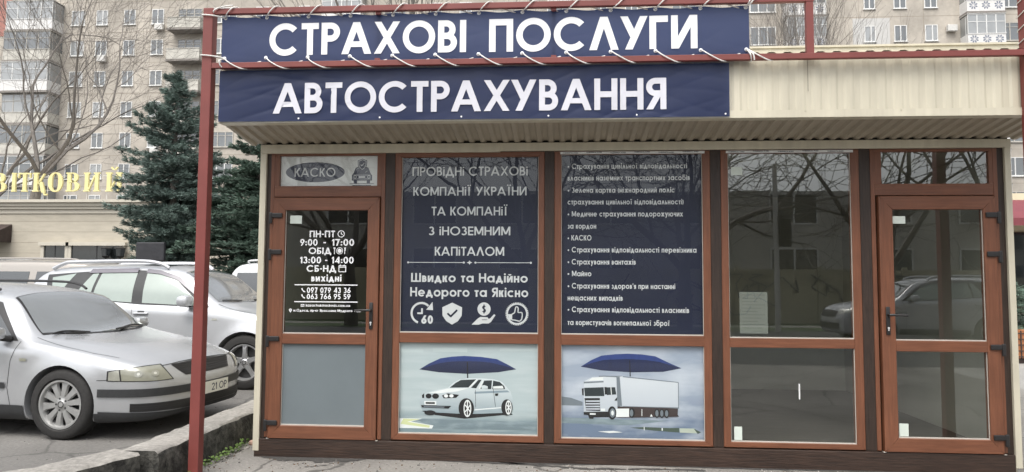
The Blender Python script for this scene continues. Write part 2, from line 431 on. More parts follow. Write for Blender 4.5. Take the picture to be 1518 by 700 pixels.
def glyph(c, w):
    g = Glyph(w); h = .72
    if c == ' ': return g, .3
    if c in 'АЛДБВГЕЖЗИЙІЇКМНОСПРТУХЦЩЧШЬЮЯ': return g, capform(g, c, 1.0)
    r = h / 2
    if c in 'аa': g.O(r, r, r, r * 1.02); g.V(h - w * .9, 0, h); return g, h + w * .1
    if c in 'оo': g.O(r, r, r, r * 1.02); return g, h
    if c in 'сc': g.O(r, r, r, r * 1.02, 45, 315); return g, h * .9
    if c == 'е': g.O(r, r, r, r * 1.02, 0, 318); g.H(r - w / 2, w * .5, h - w * .2, w * .85); return g, h
    if c == 'р': g.O(r, r, r, r * 1.02); g.V(-w * .05, -.28, h); return g, h
    if c == 'б': g.O(r, r, r, r * 1.02); g.D(0, .1, r, .96, w); g.H(1 - w * .8, .1, h * .9, w * .9); return g, h
    if c == 'у':
        hw = w * 1.14; W = .62; xb = .06; xt = W - hw; g.D(xb, xt, -.28, h, hw); q = .4; g.D(xb + (xt - xb) * q, 0, -.28 + q * (h + .28), h, hw); return g, W
    if c == 'і':
        g.V(0, 0, h); g.dot(w / 2, h + .19, w * .56); return g, w
    if c == 'ї':
        W = .36; g.V((W - w) / 2, 0, h); g.dot(w * .5, h + .19, w * .5); g.dot(W - w * .5, h + .19, w * .5); return g, W
    if c in 'кk':
        W = capform(g, 'К', h)
        if c == 'k': g.V(0, h, 1)
        return g, W
    up_ = {'л': 'Л', 'д': 'Д', 'в': 'В', 'г': 'Г', 'ж': 'Ж', 'з': 'З', 'и': 'И', 'й': 'Й', 'м': 'М', 'н': 'Н', 'п': 'П', 'т': 'Т', 'х': 'Х', 'ц': 'Ц', 'щ': 'Щ', 'ч': 'Ч', 'ш': 'Ш', 'ь': 'Ь', 'ю': 'Ю', 'я': 'Я'}
    if c in up_: return g, capform(g, up_[c], h)
    if c == 'u': g.V(0, r, h); g.V(.6 - w, 0, h); g.O(.3, .3, .3, .31, 180, 360); return g, .6
    if c == 'h': g.V(0, 0, 1); g.O(.3, h - .3, .3, .31, 0, 180); g.V(.6 - w, 0, h - .3); return g, .6
    if c == 'z': g.H(0, 0, .5); g.H(h - w, 0, .5); g.D(0, .5 - w * 1.2, 0, h, w * 1.2); return g, .5
    if c == 's': g.O(.24, h - .2, .23, .21, 30, 270); g.O(.24, .2, .24, .21, -150, 90); return g, .48
    if c == 'd': g.O(r, r, r, r * 1.02); g.V(h - w * .9, 0, 1); return g, h
    if c == 'm':
        g.V(0, 0, h); g.O(.24, h - .24, .24, .25, 0, 180); g.V(.48 - w, 0, h - .24); g.O(.48 - w + .24, h - .24, .24, .25, 0, 180); g.V(.96 - 2 * w, 0, h - .24); return g, .96 - w
    if c == '0': g.O(.31, .5, .31, .51); return g, .62
    if c == '1': g.V(.16, 0, 1); g.D(0, .16, .7, 1, w * .9); return g, .16 + w
    if c == '2': g.O(.29, .7, .29, .31, -20, 170); g.D(0, .58 - w * 1.15, w * .5, .62, w * 1.1); g.H(0, 0, .58); return g, .58
    if c == '3': g.O(.27, .735, .26, .275, -90, 160); g.O(.27, .285, .3, .295, -160, 90); return g, .57
    if c == '4': g.V(.42, 0, 1); g.H(.2, 0, .66, w * .9); g.D(0, .42, .2, 1, w); return g, .68
    if c == '5': g.H(1 - w, .06, .52); g.V(.06, .5, 1, w * .9); g.O(.27, .32, .3, .33, -150, 110); return g, .58
    if c == '6': g.O(.31, .32, .31, .33); g.D(.01, .33, .38, 1, w * 1.1); return g, .62
    if c == '7': g.H(1 - w, 0, .56); g.D(.1, .56 - w * 1.1, 0, 1, w * 1.1); return g, .56
    if c == '8': g.O(.3, .735, .25, .275); g.O(.3, .285, .3, .295); return g, .6
    if c == '9': g.O(.31, .68, .31, .33); g.D(.29 - w * 1.1, .61 - w * 1.1, 0, .62, w * 1.1); return g, .62
    if c == ':': g.dot(w * .6, .16, w * .6); g.dot(w * .6, .56, w * .6); return g, w * 1.2
    if c == '-': g.H(.36, 0, .3); return g, .3
    if c == '.': g.dot(w * .55, w * .55, w * .55); return g, w * 1.1
    if c == ',': g.D(0, .06, -.15, w, w); return g, w
    if c == "'": g.D(0.02, .05, .72, 1, w * .8); return g, w * .9
    if c == '•': g.dot(.17, .4, .17); return g, .36
    if c == '(': g.O(.5, .4, .5, .75, 140, 220); return g, .22
    if c == ')': g.O(-.28, .4, .5, .75, -40, 40); return g, .22
    if c == '/': g.D(0, .34, -.1, 1, w * .9); return g, .4
    if c == '@': g.O(.5, .36, .5, .52, -60, 250, w * .7); g.O(.5, .36, .24, .26, 0, 360, w * .8); return g, 1.0
    if c == '$': g.O(.28, .7, .26, .27, 20, 270); g.O(.28, .28, .27, .28, -160, 90); g.V(.28 - w * .35, -.12, 1.12, w * .7); return g, .56
    if c == 'O': return g, capform(g, 'О', 1.0)
    if c == 'P': return g, capform(g, 'Р', 1.0)
    table = {'T': 'Т', 'H': 'Н', 'E': 'Е', 'A': 'А', 'M': 'М'}
    if c in table: return g, capform(g, table[c], 1.0)
    if c == 'R': W = capform(g, 'Р', 1.0); g.D(W - w * 1.2, W * .4, 0, .42, w * 1.2); return g, W
    if c == 'L': g.V(0); g.H(0, w * .5, .5); return g, .5
    if c == 'N': g.V(0); g.V(.74 - w); g.D(.74 - w * 1.15, 0, 0, 1, w * 1.15); return g, .74
    if c == 'D': g.V(0); g.bowl(0, 1, .75); return g, .75
    return g, .4

def text(mb, s, x0, x1, z, cap, y, w=.17, track=.115, mi=0, disp=None, thick=0.0):
    """letters of cap height `cap` on baseline z, spread to run from x0 to x1, on the plane y (facing -y)"""
    out = []; cx = 0.0
    tight = {'А', 'У', 'Т', 'Л', 'Г'}
    for i, c in enumerate(s):
        g, adv = glyph(c, w)
        if i and c in tight and s[i - 1] in tight | {'Р', 'Х', 'К'}: cx -= track * .45
        out.append((g, cx)); cx += adv + track
    total = max(cx - track, 1e-3)
    sx = (x1 - x0) / total
    for gi, (g, ox) in enumerate(out):
        for si, st in enumerate(g.st):
            dy = 0.00012 * (si + 1)
            for q in st:
                vs = []
                for (px, pz) in q:
                    X = x0 + (ox + px) * sx; Z = z + pz * cap
                    Y = y - dy + (disp(X, Z) if disp else 0.0)
                    vs.append((X, Y, Z))
                if thick > 0:
                    vb = [(a, b + thick, c_) for a, b, c_ in vs]
                    mb.add(vs + vb, [(0, 1, 2, 3), (7, 6, 5, 4), (0, 4, 5, 1), (1, 5, 6, 2), (2, 6, 7, 3), (3, 7, 4, 0)], mi)
                else:
                    mb.add(vs, [(0, 1, 2, 3)], mi)
    return mb

def ring(mb, cx, cz, r, w, y, mi=0, a0=0, a1=360, n=28, rz=None):
    rz = rz or r
    k = max(4, int(n * abs(a1 - a0) / 360))
    for i in range(k):
        a, b = R(a0 + (a1 - a0) * i / k), R(a0 + (a1 - a0) * (i + 1) / k)
        mb.add([(cx + r * math.cos(a), y, cz + rz * math.sin(a)), (cx + r * math.cos(b), y, cz + rz * math.sin(b)),
                (cx + (r - w) * math.cos(b), y, cz + (rz - w) * math.sin(b)), (cx + (r - w) * math.cos(a), y, cz + (rz - w) * math.sin(a))], [(0, 1, 2, 3)], mi)

def disc(mb, cx, cz, r, y, mi=0, rz=None, n=28):
    rz = rz or r
    mb.poly([(cx + r * math.cos(2 * math.pi * i / n), cz + rz * math.sin(2 * math.pi * i / n)) for i in range(n)], y, mi)

def bar(mb, x0, z0, x1, z1, w, y, mi=0):
    dx, dz = x1 - x0, z1 - z0
    l = math.hypot(dx, dz) or 1; nx, nz = -dz / l * w / 2, dx / l * w / 2
    mb.add([(x0 + nx, y, z0 + nz), (x1 + nx, y, z1 + nz), (x1 - nx, y, z1 - nz), (x0 - nx, y, z0 - nz)], [(0, 1, 2, 3)], mi)
# ------------------------------------------------------------------ ground
def sheet(name, pts, z, m, kind='structure'):
    mb = MB(); mb.add([(x, y, z) for x, y in pts], [tuple(range(len(pts)))])
    o = mb.build(name, m); return tag(o, kind=kind)

sheet('ground', [(-220, -220), (220, -220), (220, 220), (-220, 220)], -0.012, M['road'])
sheet('pavement', [(-0.6, -7.4), (9.2, -7.4), (9.2, 12), (-0.36, 12), (-0.36, -0.9), (-0.62, -1.6), (-2.2, -3.3), (-2.2, -7.4)], 0.0, M['asphalt'])
sheet('paved_path', [(9.2, -7.4), (40, -7.4), (40, 30), (9.2, 30)], -0.004, M['paving'])
sheet('parking_lot', [(-40, -2.6), (-1.75, -2.6), (-0.85, -1.35), (-0.6, -0.85), (-0.6, 17), (-40, 17)], 0.05, M['parking'])
# stain along the foot of the kiosk
mb = MB()
rnd = random.Random(4)
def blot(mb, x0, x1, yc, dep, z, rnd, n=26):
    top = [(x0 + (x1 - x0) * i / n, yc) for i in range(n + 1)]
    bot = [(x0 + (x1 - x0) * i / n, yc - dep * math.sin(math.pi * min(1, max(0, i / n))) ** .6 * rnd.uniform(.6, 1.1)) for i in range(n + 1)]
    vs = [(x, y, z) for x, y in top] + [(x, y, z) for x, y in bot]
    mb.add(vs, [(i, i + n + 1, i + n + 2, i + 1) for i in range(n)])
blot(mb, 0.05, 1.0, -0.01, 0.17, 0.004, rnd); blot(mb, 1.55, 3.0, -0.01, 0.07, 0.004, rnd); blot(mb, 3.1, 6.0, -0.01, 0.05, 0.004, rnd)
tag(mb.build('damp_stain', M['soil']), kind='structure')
# crack lines in the pavement
mb = MB()
def crack(mb, pts, w, rnd, z=0.004):
    P = []
    for (a, b) in zip(pts[:-1], pts[1:]):
        for k in range(8):
            t = k / 8
            P.append((a[0] + (b[0] - a[0]) * t + rnd.uniform(-.012, .012), a[1] + (b[1] - a[1]) * t + rnd.uniform(-.012, .012)))
    vs = []
    for i, (x, y) in enumerate(P):
        ww = w * rnd.uniform(.4, 1.3)
        vs += [(x, y - ww, z), (x, y + ww, z)]
    mb.add(vs, [(2 * i, 2 * i + 1, 2 * i + 3, 2 * i + 2) for i in range(len(P) - 1)])
crack(mb, [(2.1, -0.03), (2.5, -0.1), (2.85, -0.16), (3.4, -0.11), (3.8, -0.14)], .02, rnd)
crack(mb, [(0.75, -0.15), (0.72, -0.24), (0.55, -0.33)], .008, rnd)
crack(mb, [(3.0, -0.15), (3.1, -0.3)], .008, rnd)
tag(mb.build('pavement_crack', M['soil']), kind='structure')

# kerb: straight run along the kiosk's side, then a block turning away to the left
def kerb_run(path, w, h, name, n=10, seed=1):
    rnd = random.Random(seed); mb = MB(); ring_n = 6
    P = []
    for a, b in zip(path[:-1], path[1:]):
        L = math.dist(a, b); k = max(2, int(L / 0.09))
        P += [(a[0] + (b[0] - a[0]) * i / k, a[1] + (b[1] - a[1]) * i / k) for i in range(k)]
    P.append(path[-1])
    vs = []; c = len(P)
    for i, p in enumerate(P):
        q0, q1 = P[max(0, i - 1)], P[min(c - 1, i + 1)]
        dx, dy = q1[0] - q0[0], q1[1] - q0[1]; l = math.hypot(dx, dy); nx, ny = dy / l, -dx / l     # outward = right of travel
        prof = [(0.03, -.03), (0.02, h * .35), (0.008, h * .8), (0.0, h * .93), (-.022, h), (-w * .5, h + .004), (-w + .02, h), (-w, h * .9), (-w, -.03)]
        for (o, z) in prof:
            j = rnd.uniform(-.009, .009)
            vs.append((p[0] + nx * (o + j), p[1] + ny * (o + j), z + rnd.uniform(-.005, .005)))
    m = 9
    fs = []; mi = []
    for i in range(c - 1):
        for j in range(m - 1):
            fs.append((i * m + j, i * m + j + 1, (i + 1) * m + j + 1, (i + 1) * m + j))
            yy = P[i][1]
            mi.append((2 if yy > 0.98 else 1) if j < 3 else 0)
    mb.add(vs, fs); mb.m = mi
    mb.add([vs[j] for j in range(m)], [tuple(range(m))], 1); mb.add([vs[(c - 1) * m + j] for j in range(m)], [tuple(range(m))[::-1]], 1)
    o = mb.build(name, [M['kerb'], M['moss'], M['kerb_yellow']], smooth=True, angle=40)
    return tag(o, kind='structure')
kerb_run([(-0.31, -0.93), (-0.31, 9.0)], .3, .25, 'kerb', seed=2)
kerb_run([(-3.2, -4.3), (-1.3, -2.6), (-0.62, -1.55), (-0.40, -1.0)], .3, .25, 'kerb', seed=3)

# weeds and rubble at the foot of the kerb
mb = MB(); rnd = random.Random(7)
for i in range(420):
    y = rnd.uniform(-1.0, 0.7); x = -0.26 + abs(rnd.gauss(0, .035)) + (.02 if y < 0.2 else 0)
    if rnd.random() > (1.0 if -0.35 < y < 0.25 else .4): continue
    a = rnd.uniform(0, 6.28); l = rnd.uniform(.012, .035); z = rnd.uniform(.004, .05)
    d = Vector((math.cos(a), math.sin(a), rnd.uniform(.1, .9))) * l; s = Vector((-math.sin(a), math.cos(a), 0)) * l * .5
    p = Vector((x, y, z))
    mb.add([p, p + d * .5 + s, p + d, p + d * .5 - s], [(0, 1, 2, 3)])
tag(mb.build('weeds', M['weed']), kind='stuff', label='low green weeds growing along the foot of the mossy kerb', cat='weeds')
def rock(name, x, y, s, m, label, seed):
    rnd = random.Random(seed); bm = bmesh.new(); bmesh.ops.create_icosphere(bm, subdivisions=2, radius=1)
    for v in bm.verts:
        v.co = Vector((v.co.x * s[0], v.co.y * s[1], max(-.35, v.co.z) * s[2])) * (1 + rnd.uniform(-.2, .2))
    mb = MB(); mb.add([(v.co.x + x, v.co.y + y, v.co.z + s[2] * .35) for v in bm.verts], [[v.index for v in f.verts] for f in bm.faces]); bm.free()
    return tag(mb.build(name, m), label, 'rubble', 'rubble by the kerb')
rock('rubble_chunk', -.15, .62, (.06, .035, .035), M['stone'], 'grey concrete chunk lying nearest the kiosk corner at the kerb', 1)
rock('rubble_chunk', -.19, .40, (.035, .03, .03), M['pinkstone'], 'small pinkish brick chunk beside the grey one at the kerb foot', 2)
rock('rubble_chunk', -.18, .25, (.018, .05, .012), M['stone'], 'thin flat grey sliver of rubble lying in the weeds', 3)

mb = MB(); rnd = random.Random(17)
for i in range(1500):
    if i < 700: x, y = rnd.uniform(-.25, 7.5), -.05 - abs(rnd.gauss(0, .35))
    elif i < 900: x, y = -.24 + abs(rnd.gauss(0, .05)), rnd.uniform(-.8, 3)
    else: x, y = rnd.uniform(-7, -.7), rnd.uniform(-1.6, 3.5)
    z = .004 if x > -.5 else .054
    if x > -.9 and x < -.24: continue
    s_ = rnd.uniform(.003, .011); a = rnd.uniform(0, 6.28); h = s_ * rnd.uniform(.2, .8)
    q = [(x + s_ * rnd.uniform(.6, 1.2) * math.cos(a + 6.283 * j / 5), y + s_ * rnd.uniform(.6, 1.2) * math.sin(a + 6.283 * j / 5)) for j in range(5)]
    mb.add([(u, v, z - .003) for u, v in q] + [(x, y, z + h)], [(j, (j + 1) % 5, 5) for j in range(5)], rnd.choice((0, 0, 1, 2)))
tag(mb.build('grit', [M['stone'], M['soil'], M['bark0']]), kind='stuff', label='scattered grit and leaf crumbs on the asphalt', cat='grit')

# ------------------------------------------------------------------ the kiosk
KX = 6.224
kiosk = empty('kiosk', (3.112, 0, 0), 'single storey insurance kiosk with brown framed windows and cream corrugated canopy', 'kiosk')
def part(name, mb, m, parent=None, label=None, smooth=False, angle=35):
    o = mb.build(name, m, parent or kiosk, smooth, angle)
    if label: o['label'] = label
    return o

mb = MB(); mb.box(.008, 6.178, -.02, .06, -.002, .153, bev=.004)
part('plinth', mb, M['dark_h'])
mb = MB(); mb.box(-.004, .05, -.024, .04, .05, 2.668, bev=.004)
part('corner_post', mb, M['cream'])
mb = MB(); mb.box(6.18, 6.229, -.024, .04, .05, 2.668, bev=.004)
part('corner_post', mb, M['cream'])
mb = MB(); mb.box(.0, 2.09, -.034, -.002, 2.592, 2.668); part('header_beam', mb, M['cream'])
mb = MB(); mb.box(2.091, 6.225, -.032, -.002, 2.600, 2.668); part('header_beam', mb, M['cream'])
for (a, b) in ((.051, .086), (1.099, 1.181), (2.468, 2.549), (3.846, 3.929), (5.048, 5.133), (6.131, 6.179)):
    mb = MB(); mb.box(a, b, .0, .06, .154, 2.6)
    if b - a > .06: mb.box(a + .001, b - .001, -.003, -.0002, .165, .42); mb.box(a + .001, b - .001, -.002, -.0002, 1.28, 2.33)
    part('mullion_board', mb, M['dark_v'])
# shell
mb = MB()
for q in ((-.0, .045, .041, 3.4, .0, 3.2), (6.18, 6.225, .041, 3.4, .0, 3.2), (.046, 6.179, 3.34, 3.4, .0, 3.2)):
    mb = MB(); mb.box(*q); part('outer_wall', mb, M['cream'])
mb = MB()
mb.box(.047, 6.178, .061, 3.33, .02, .15); part('inner_floor', mb, M['floor_lam'])
mb = MB()
for (n_, q) in (('ceiling_panel', (.047, 6.178, .061, 3.33, 2.602, 2.66)), ('inner_wall', (.047, .06, .062, 3.32, .151, 2.6)), ('inner_wall', (6.165, 6.177, .062, 3.32, .151, 2.6)), ('inner_wall', (.061, 6.164, 3.31, 3.33, .151, 2.6)), ('inner_wall', (2.9, 2.96, .07, 3.3, .151, 2.6))):
    mb = MB(); mb.box(*q); part(n_, mb, M['inner'])

def corrugated(mb, x0, x1, a, b, pitch, amp, mi=0, thick=0.0, jit=0.0, seed=0):
    """sheet with trapezoid ribs: a=(y,z) and b=(y,z) are the ends of each rib; the wave is at right angles to a-b"""
    rnd = random.Random(seed)
    d = Vector((0, b[0] - a[0], b[1] - a[1])); nrm = Vector((0, -d.z, d.y)).normalized()
    xs = []; x = x0; k = 0
    pr_ = [(0, 0), (.34, 0), (.5, 1), (.84, 1)]
    while x < x1:
        for (t, h) in pr_:
            xx = x + t * pitch
            if xx <= x1: xs.append((xx, h * amp + rnd.uniform(-jit, jit)))
        x += pitch
    xs.append((x1, 0))
    vs = []
    for (xx, h) in xs:
        for e in (a, b): vs.append((xx, e[0] + nrm.y * h, e[1] + nrm.z * h))
    mb.add(vs, [(2 * i, 2 * i + 1, 2 * i + 3, 2 * i + 2) for i in range(len(xs) - 1)], mi)
CX0, CX1 = -.10, 6.42
canopy_y = -.58
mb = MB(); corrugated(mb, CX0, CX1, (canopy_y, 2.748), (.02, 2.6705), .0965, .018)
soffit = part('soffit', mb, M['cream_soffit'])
mb = MB(); mb.box(.0, 6.22, .0, .04, 2.669, 2.76); part('shade_filler', mb, M['gap'])  # black box stands for the shade in the hollow behind the ribs
mb = MB(); corrugated(mb, CX0, CX1, (canopy_y, 2.752), (canopy_y, 3.215), .118, -.008, jit=.0015, seed=3)
fascia = part('fascia', mb, M['cream'])
for (x, za, zb) in ((4.452, 2.93, 3.2), (2.1, 2.8, 3.2)):
    mb = MB(); mb.box(x, x + .004, canopy_y - .0095, canopy_y - .0085, za, zb); part('sheet_overlap', mb, M['joint0'])
mb = MB(); mb.box(CX0 - .003, CX1 + .003, canopy_y - .014, canopy_y - .009, 2.733, 2.789); mb.box(CX0, CX1, canopy_y - .0085, -.5, 2.733, 2.738)
for x in (.9, 2.4, 4.43, 5.12): mb.box(x - .005, x + .005, canopy_y - .018, canopy_y - .0142, 2.778, 2.788)
part('fascia_trim', mb, M['cream'])
for a in (CX0 - .004, CX1):
    mb = MB(); mb.box(a, a + .004, canopy_y, 0, 2.74, 3.25); part('canopy_end', mb, M['cream'])
mb = MB(); corrugated(mb, CX0 + .01, CX1 - .01, (canopy_y - .01, 3.222), (3.42, 3.34), .12, .012)
part('roof', mb, M['cream'])
mb = MB(); mb.box(-.05, 6.42, .0, .03, 3.28, 3.455); mb.box(-.055, 6.425, -.012, .034, 3.4555, 3.472)
part('roof_edge', mb, M['cream'])

GL = []
def pane(x0, x1, z0, z1, parent, y=.012, m='glass'):
    mb = MB(); mb.add([(x0 - .006, y, z0 - .006), (x1 + .006, y, z0 - .006), (x1 + .006, y, z1 + .006), (x0 - .006, y, z1 + .006)], [(0, 1, 2, 3)])
    return part('pane', mb, M[m], parent)
def mitre(x0, x1, z0, z1, gx0, gx1, ga, gb, y0, y1, parent, names):
    g = .0006; c = .004        # hairline joint, and a soft front edge made by a narrow sloped lip
    for (nm, P, m) in ((names[0], [(x0, z0 + g), (gx0, ga + g), (gx0, gb - g), (x0, z1 - g)], 'wood_v'), (names[0], [(x1, z0 + g), (x1, z1 - g), (gx1, gb - g), (gx1, ga + g)], 'wood_v'),
                       (names[1], [(x0 + g, z0), (x1 - g, z0), (gx1 - g, ga), (gx0 + g, ga)], 'wood_h'), (names[2], [(x0 + g, z1), (gx0 + g, gb), (gx1 - g, gb), (x1 - g, z1)], 'wood_h')):
        cx = sum(p[0] for p in P) / 4; cz = sum(p[1] for p in P) / 4
        horizontal = m == 'wood_h'
        Q = [(p[0], p[1] + (c if p[1] < cz else -c)) if horizontal else (p[0] + (c if p[0] < cx else -c), p[1]) for p in P]
        mb = MB(); vs = [(p[0], y0, p[1]) for p in Q] + [(p[0], y0 + c, p[1]) for p in P] + [(p[0], y1, p[1]) for p in P]
        mb.add(vs, [(0, 1, 2, 3), (11, 10, 9, 8)] + [(i + 4 * r, i + 4 * r + 4, (i + 1) % 4 + 4 * r + 4, (i + 1) % 4 + 4 * r) for r in (0, 1) for i in range(4)])
        part(nm, mb, M[m], parent)
def window(x0, x1, gx0, gx1, zu0, zu1, zl0, zl1, label, gm='glass'):
    w = empty('window', (0, 0, 0), label); w.parent = kiosk; w.location = (0, 0, 0)
    yf, yb = -.006, .055
    mitre(x0, x1, .162, 2.598, gx0, gx1, zl0, zu1, yf, yb, w, ('jamb', 'sill', 'head'))
    mb = MB(); mb.box(gx0, gx1, yf + .0012, yb, zl1, zu0, 0, .003); part('transom_bar', mb, M['wood_h'], w)
    for q in (.18, .82):
        mb = MB(); mb.box(gx0 + (gx1 - gx0) * q - .018, gx0 + (gx1 - gx0) * q + .018, yf - .003, yf + .001, .175, .186); part('drain_cap', mb, M['wood_h'], w)
    bd = MB()
    for (za, zb) in ((zl0, zl1), (zu0, zu1)):
        bd.box(gx0, gx1, .004, .011, za, za + .009); bd.box(gx0, gx0 + .004, .004, .011, za + .01, zb); bd.box(gx1 - .004, gx1, .004, .011, za + .01, zb)
    part('bead', bd, M['bead'], w)
    pane(gx0, gx1, zu0, zu1, w, m=gm); pane(gx0, gx1, zl0, zl1, w, m=gm)
    return w
win_a = window(1.183, 2.466, 1.242, 2.416, 1.058, 2.555, .217, .974, 'brown window with the white heading about insurance companies behind its glass')
win_b = window(2.551, 3.844, 2.609, 3.78, 1.057, 2.570, .205, .970, 'brown window with the long bulleted list behind its glass')
win_c = window(3.931, 5.046, 3.989, 4.978, 1.044, 2.570, .206, .967, 'brown window of clear glass showing an empty room', 'glass_clear')

def door(x0, x1, gx0, gx1, lx0, lx1, hinge_left, label, frosted):
    d = empty('door', (0, 0, 0), label); d.parent = kiosk
    # surround with its top light
    for (a, b) in ((x0, x0 + .034), (x1 - .034, x1)):
        mb = MB(); mb.box(a, b, -.006, .055, .162, 2.598, 0, .003); part('jamb', mb, M['wood_v'], d)
    for (a, b) in ((x0 + .034, gx0 - .07), (gx1 + .07, x1 - .034)):
        mb = MB(); mb.box(a, b, -.004, .05, 2.3105, 2.5735); part('top_light_stile', mb, M['wood_v'], d)
    for (n_, a, b) in (('transom_bar', 2.215, 2.31), ('head', 2.574, 2.5975)):
        mb = MB(); mb.box(x0 + .0345, x1 - .0345, -.005, .055, a, b, 0, .003); part(n_, mb, M['wood_h'], d)
    for q in (.2, .8):
        mb = MB(); mb.box(x0 + (x1 - x0) * q - .018, x0 + (x1 - x0) * q + .018, -.0085, -.0055, 2.28, 2.291); part('drain_cap', mb, M['wood_h'], d)
    gm = 'glass' if frosted else 'glass_clear'
    pane(gx0 - .07, gx1 + .07, 2.31, 2.574, d, m=gm)
    # the leaf stands proud of the surround
    z0, z1 = .158, 2.207; zu0, zu1, zl0, zl1 = 1.04, 2.097, .267, .953
    mitre(lx0, lx1, z0, z1, gx0, gx1, zl0, zu1, -.03, .03, d, ('leaf_stile', 'leaf_rail', 'leaf_rail'))
    mb = MB(); mb.box(gx0, gx1, -.0286, .03, zl1, zu0, 0, .004); part('leaf_rail', mb, M['wood_h'], d)
    bd = MB()
    for (za, zb) in ((zl0, zl1), (zu0, zu1)):
        bd.box(gx0, gx1, -.012, -.004, za, za + .009); bd.box(gx0, gx0 + .004, -.012, -.004, za + .01, zb); bd.box(gx1 - .004, gx1, -.012, -.004, za + .01, zb)
    for xx in (lx0 - .012, lx1 - .004): bd.box(xx, xx + .02, -.027, -.008, .153, .1575)
    part('bead', bd, M['bead'], d)
    pane(gx0, gx1, zu0, zu1, d, -.002, 'glass_clear')
    if frosted:
        mb = MB(); mb.box(gx0 - .004, gx1 + .004, -.003, .01, zl0 - .004, zl1 + .004); o = part('lower_panel', mb, M['frost'], d, 'grey frosted lower panel')
    else: pane(gx0, gx1, zl0, zl1, d, -.002, 'glass_clear')
    for z in (2.03, 1.715, .975, .268):
        hb = MB()
        if hinge_left:
            hb.box(lx0 - .03, lx0 + .085, -.046, -.031, z + .0, z + .042, 0, .006); hb.box(lx0 - .032, lx0 - .002, -.05, -.031, z - .05, z + .048, 0, .008)
        else:
            hb.box(lx1 - .085, lx1 + .028, -.046, -.031, z + .0, z + .042, 0, .006); hb.box(lx1 + .0, lx1 + .03, -.05, -.031, z - .05, z + .048, 0, .008)
        part('hinge', hb, M['black'], d)
    hx = (gx1 + .046) if hinge_left else (gx0 - .062)
    s = -1 if hinge_left else 1
    hb = MB(); hb.box(hx - .016, hx + .016, -.043, -.031, 1.085, 1.31, 0, .01)
    hb.tube([(hx, -.04, 1.245), (hx, -.082, 1.245), (hx + s * .03, -.088, 1.246), (hx + s * .13, -.086, 1.243)], [.011, .011, .011, .009], 10)
    part('handle', hb, M['black'], d, smooth=True)
    kb = MB(); kb.lathe([(.0, -.006), (.008, -.006), (.008, 0)], 14, at=(hx, -.043, 1.14)); kb.box(hx - .004, hx + .004, -.047, -.043, 1.117, 1.139)
    part('keyhole', kb, M['eyelet'], d)
    return d
door_a = door(.087, 1.098, .232, .956, .125, 1.058, True, 'brown door with opening hours in white letters and a frosted lower panel', True)
door_b = door(5.134, 6.130, 5.292, 5.995, 5.184, 6.094, False, 'brown glazed door with the handle on its left edge', False)

# little pale labels left on the new glass
for (p, x0, x1, z0, z1, y) in ((door_a, .267, .371, 1.983, 2.053, -.0028), (win_c, 4.018, 4.111, 2.389, 2.458, .011), (win_c, 4.016, 4.079, .219, .326, .011), (door_b, 5.296, 5.401, 1.983, 2.044, -.0028), (door_b, 5.308, 5.379, .279, .379, -.0028)):
    mb = MB(); mb.box(x0, x1, y - .0006, y, z0, z1); part('glass_label', mb, M['sticker'], p)
mb = MB(); mb.box(4.534, 4.545, .0104, .011, .553, .678); part('reflection_strip', mb, M['white_film'], win_c)  # pale strip stands for a white line reflected in the pane
# protective film strip with dark print over two windows
for (p, x0, x1) in ((win_b, 2.6, 3.80), (win_c, 3.975, 5.0)):
    mb = MB(); mb.box(x0, x1, -.0095, -.0075, 2.571, 2.5915)
    part('film_strip', mb, M['white_film'], p)
    mb = MB(); x = x0 + .02; k = 0
    while x + .15 < x1:
        text(mb, 'THERMOLAND', x, x + .13, 2.577 + (.004 if k % 2 else 0), .009, -.0098, .2); x += .2; k += 1
    part('film_print', mb, M['ink'], p)

mb = MB(); mb.box(4.075, 4.30, .018, .021, 1.08, 1.42); nt_ = part('grey_sheet', mb, mat('grey sheet', (.2, .2, .195), .7, .06, 4), win_c)  # grey sheet just behind the pane, crossed by thin lines
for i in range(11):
    mb = MB(); bar(mb, 4.095, 1.395 - i * .027, 4.28 - .03 * (i % 3), 1.395 - i * .027, .006, .0178); part('sheet_line', mb, M['grey_line'], nt_)
# opening hours in white film on the left door
DOOR_TEXT = [('ПН-ПТ', 0.442, 0.666, 1.865, 0.057), ('9:00', 0.360, 0.514, 1.792, 0.058), ('-', 0.565, 0.587, 1.792, 0.058), ('17:00', 0.638, 0.835, 1.792, 0.058),
  ('ОБІД', 0.437, 0.636, 1.721, 0.055), ('13:00 - 14:00', 0.361, 0.834, 1.640, 0.057), ('СБ-НД', 0.423, 0.682, 1.568, 0.056), ('вихідні', 0.466, 0.730, 1.485, 0.059),
  ('097 079 43 36', 0.430, 0.812, 1.387, 0.046), ('063 766 95 59', 0.430, 0.812, 1.334, 0.045), ('kazachuk@askods.com.ua', 0.423, 0.810, 1.270, 0.022), ('м.Одеса, пр-кт Ярослава Мудрого 14/2', 0.316, 0.90, 1.226, 0.022)]
mb = MB(); yd = -.0032
for (s, x0, x1, z, c) in DOOR_TEXT: text(mb, s, x0, x1, z, c, yd, .185 if c > .03 else .19)
ring(mb, .72, 1.894, .031, .007, yd); bar(mb, .72, 1.912, .72, 1.892, .006, yd); bar(mb, .719, 1.894, .735, 1.886, .006, yd - .0002)
ring(mb, .709, 1.749, .030, .005, yd); disc(mb, .709, 1.749, .018, yd)
for x in (.664, .754): bar(mb, x, 1.72, x, 1.778, .006, yd)
for x in (.658, .67): bar(mb, x, 1.762, x, 1.78, .004, yd - .0002)
bar(mb, .757, 1.748, .757, 1.778, .01, yd - .0002)
for (a, b, c_, d_) in ((.704, 1.569, .768, 1.569), (.704, 1.62, .768, 1.62), (.704, 1.608, .768, 1.608)): bar(mb, a, b, c_, d_, .007, yd)
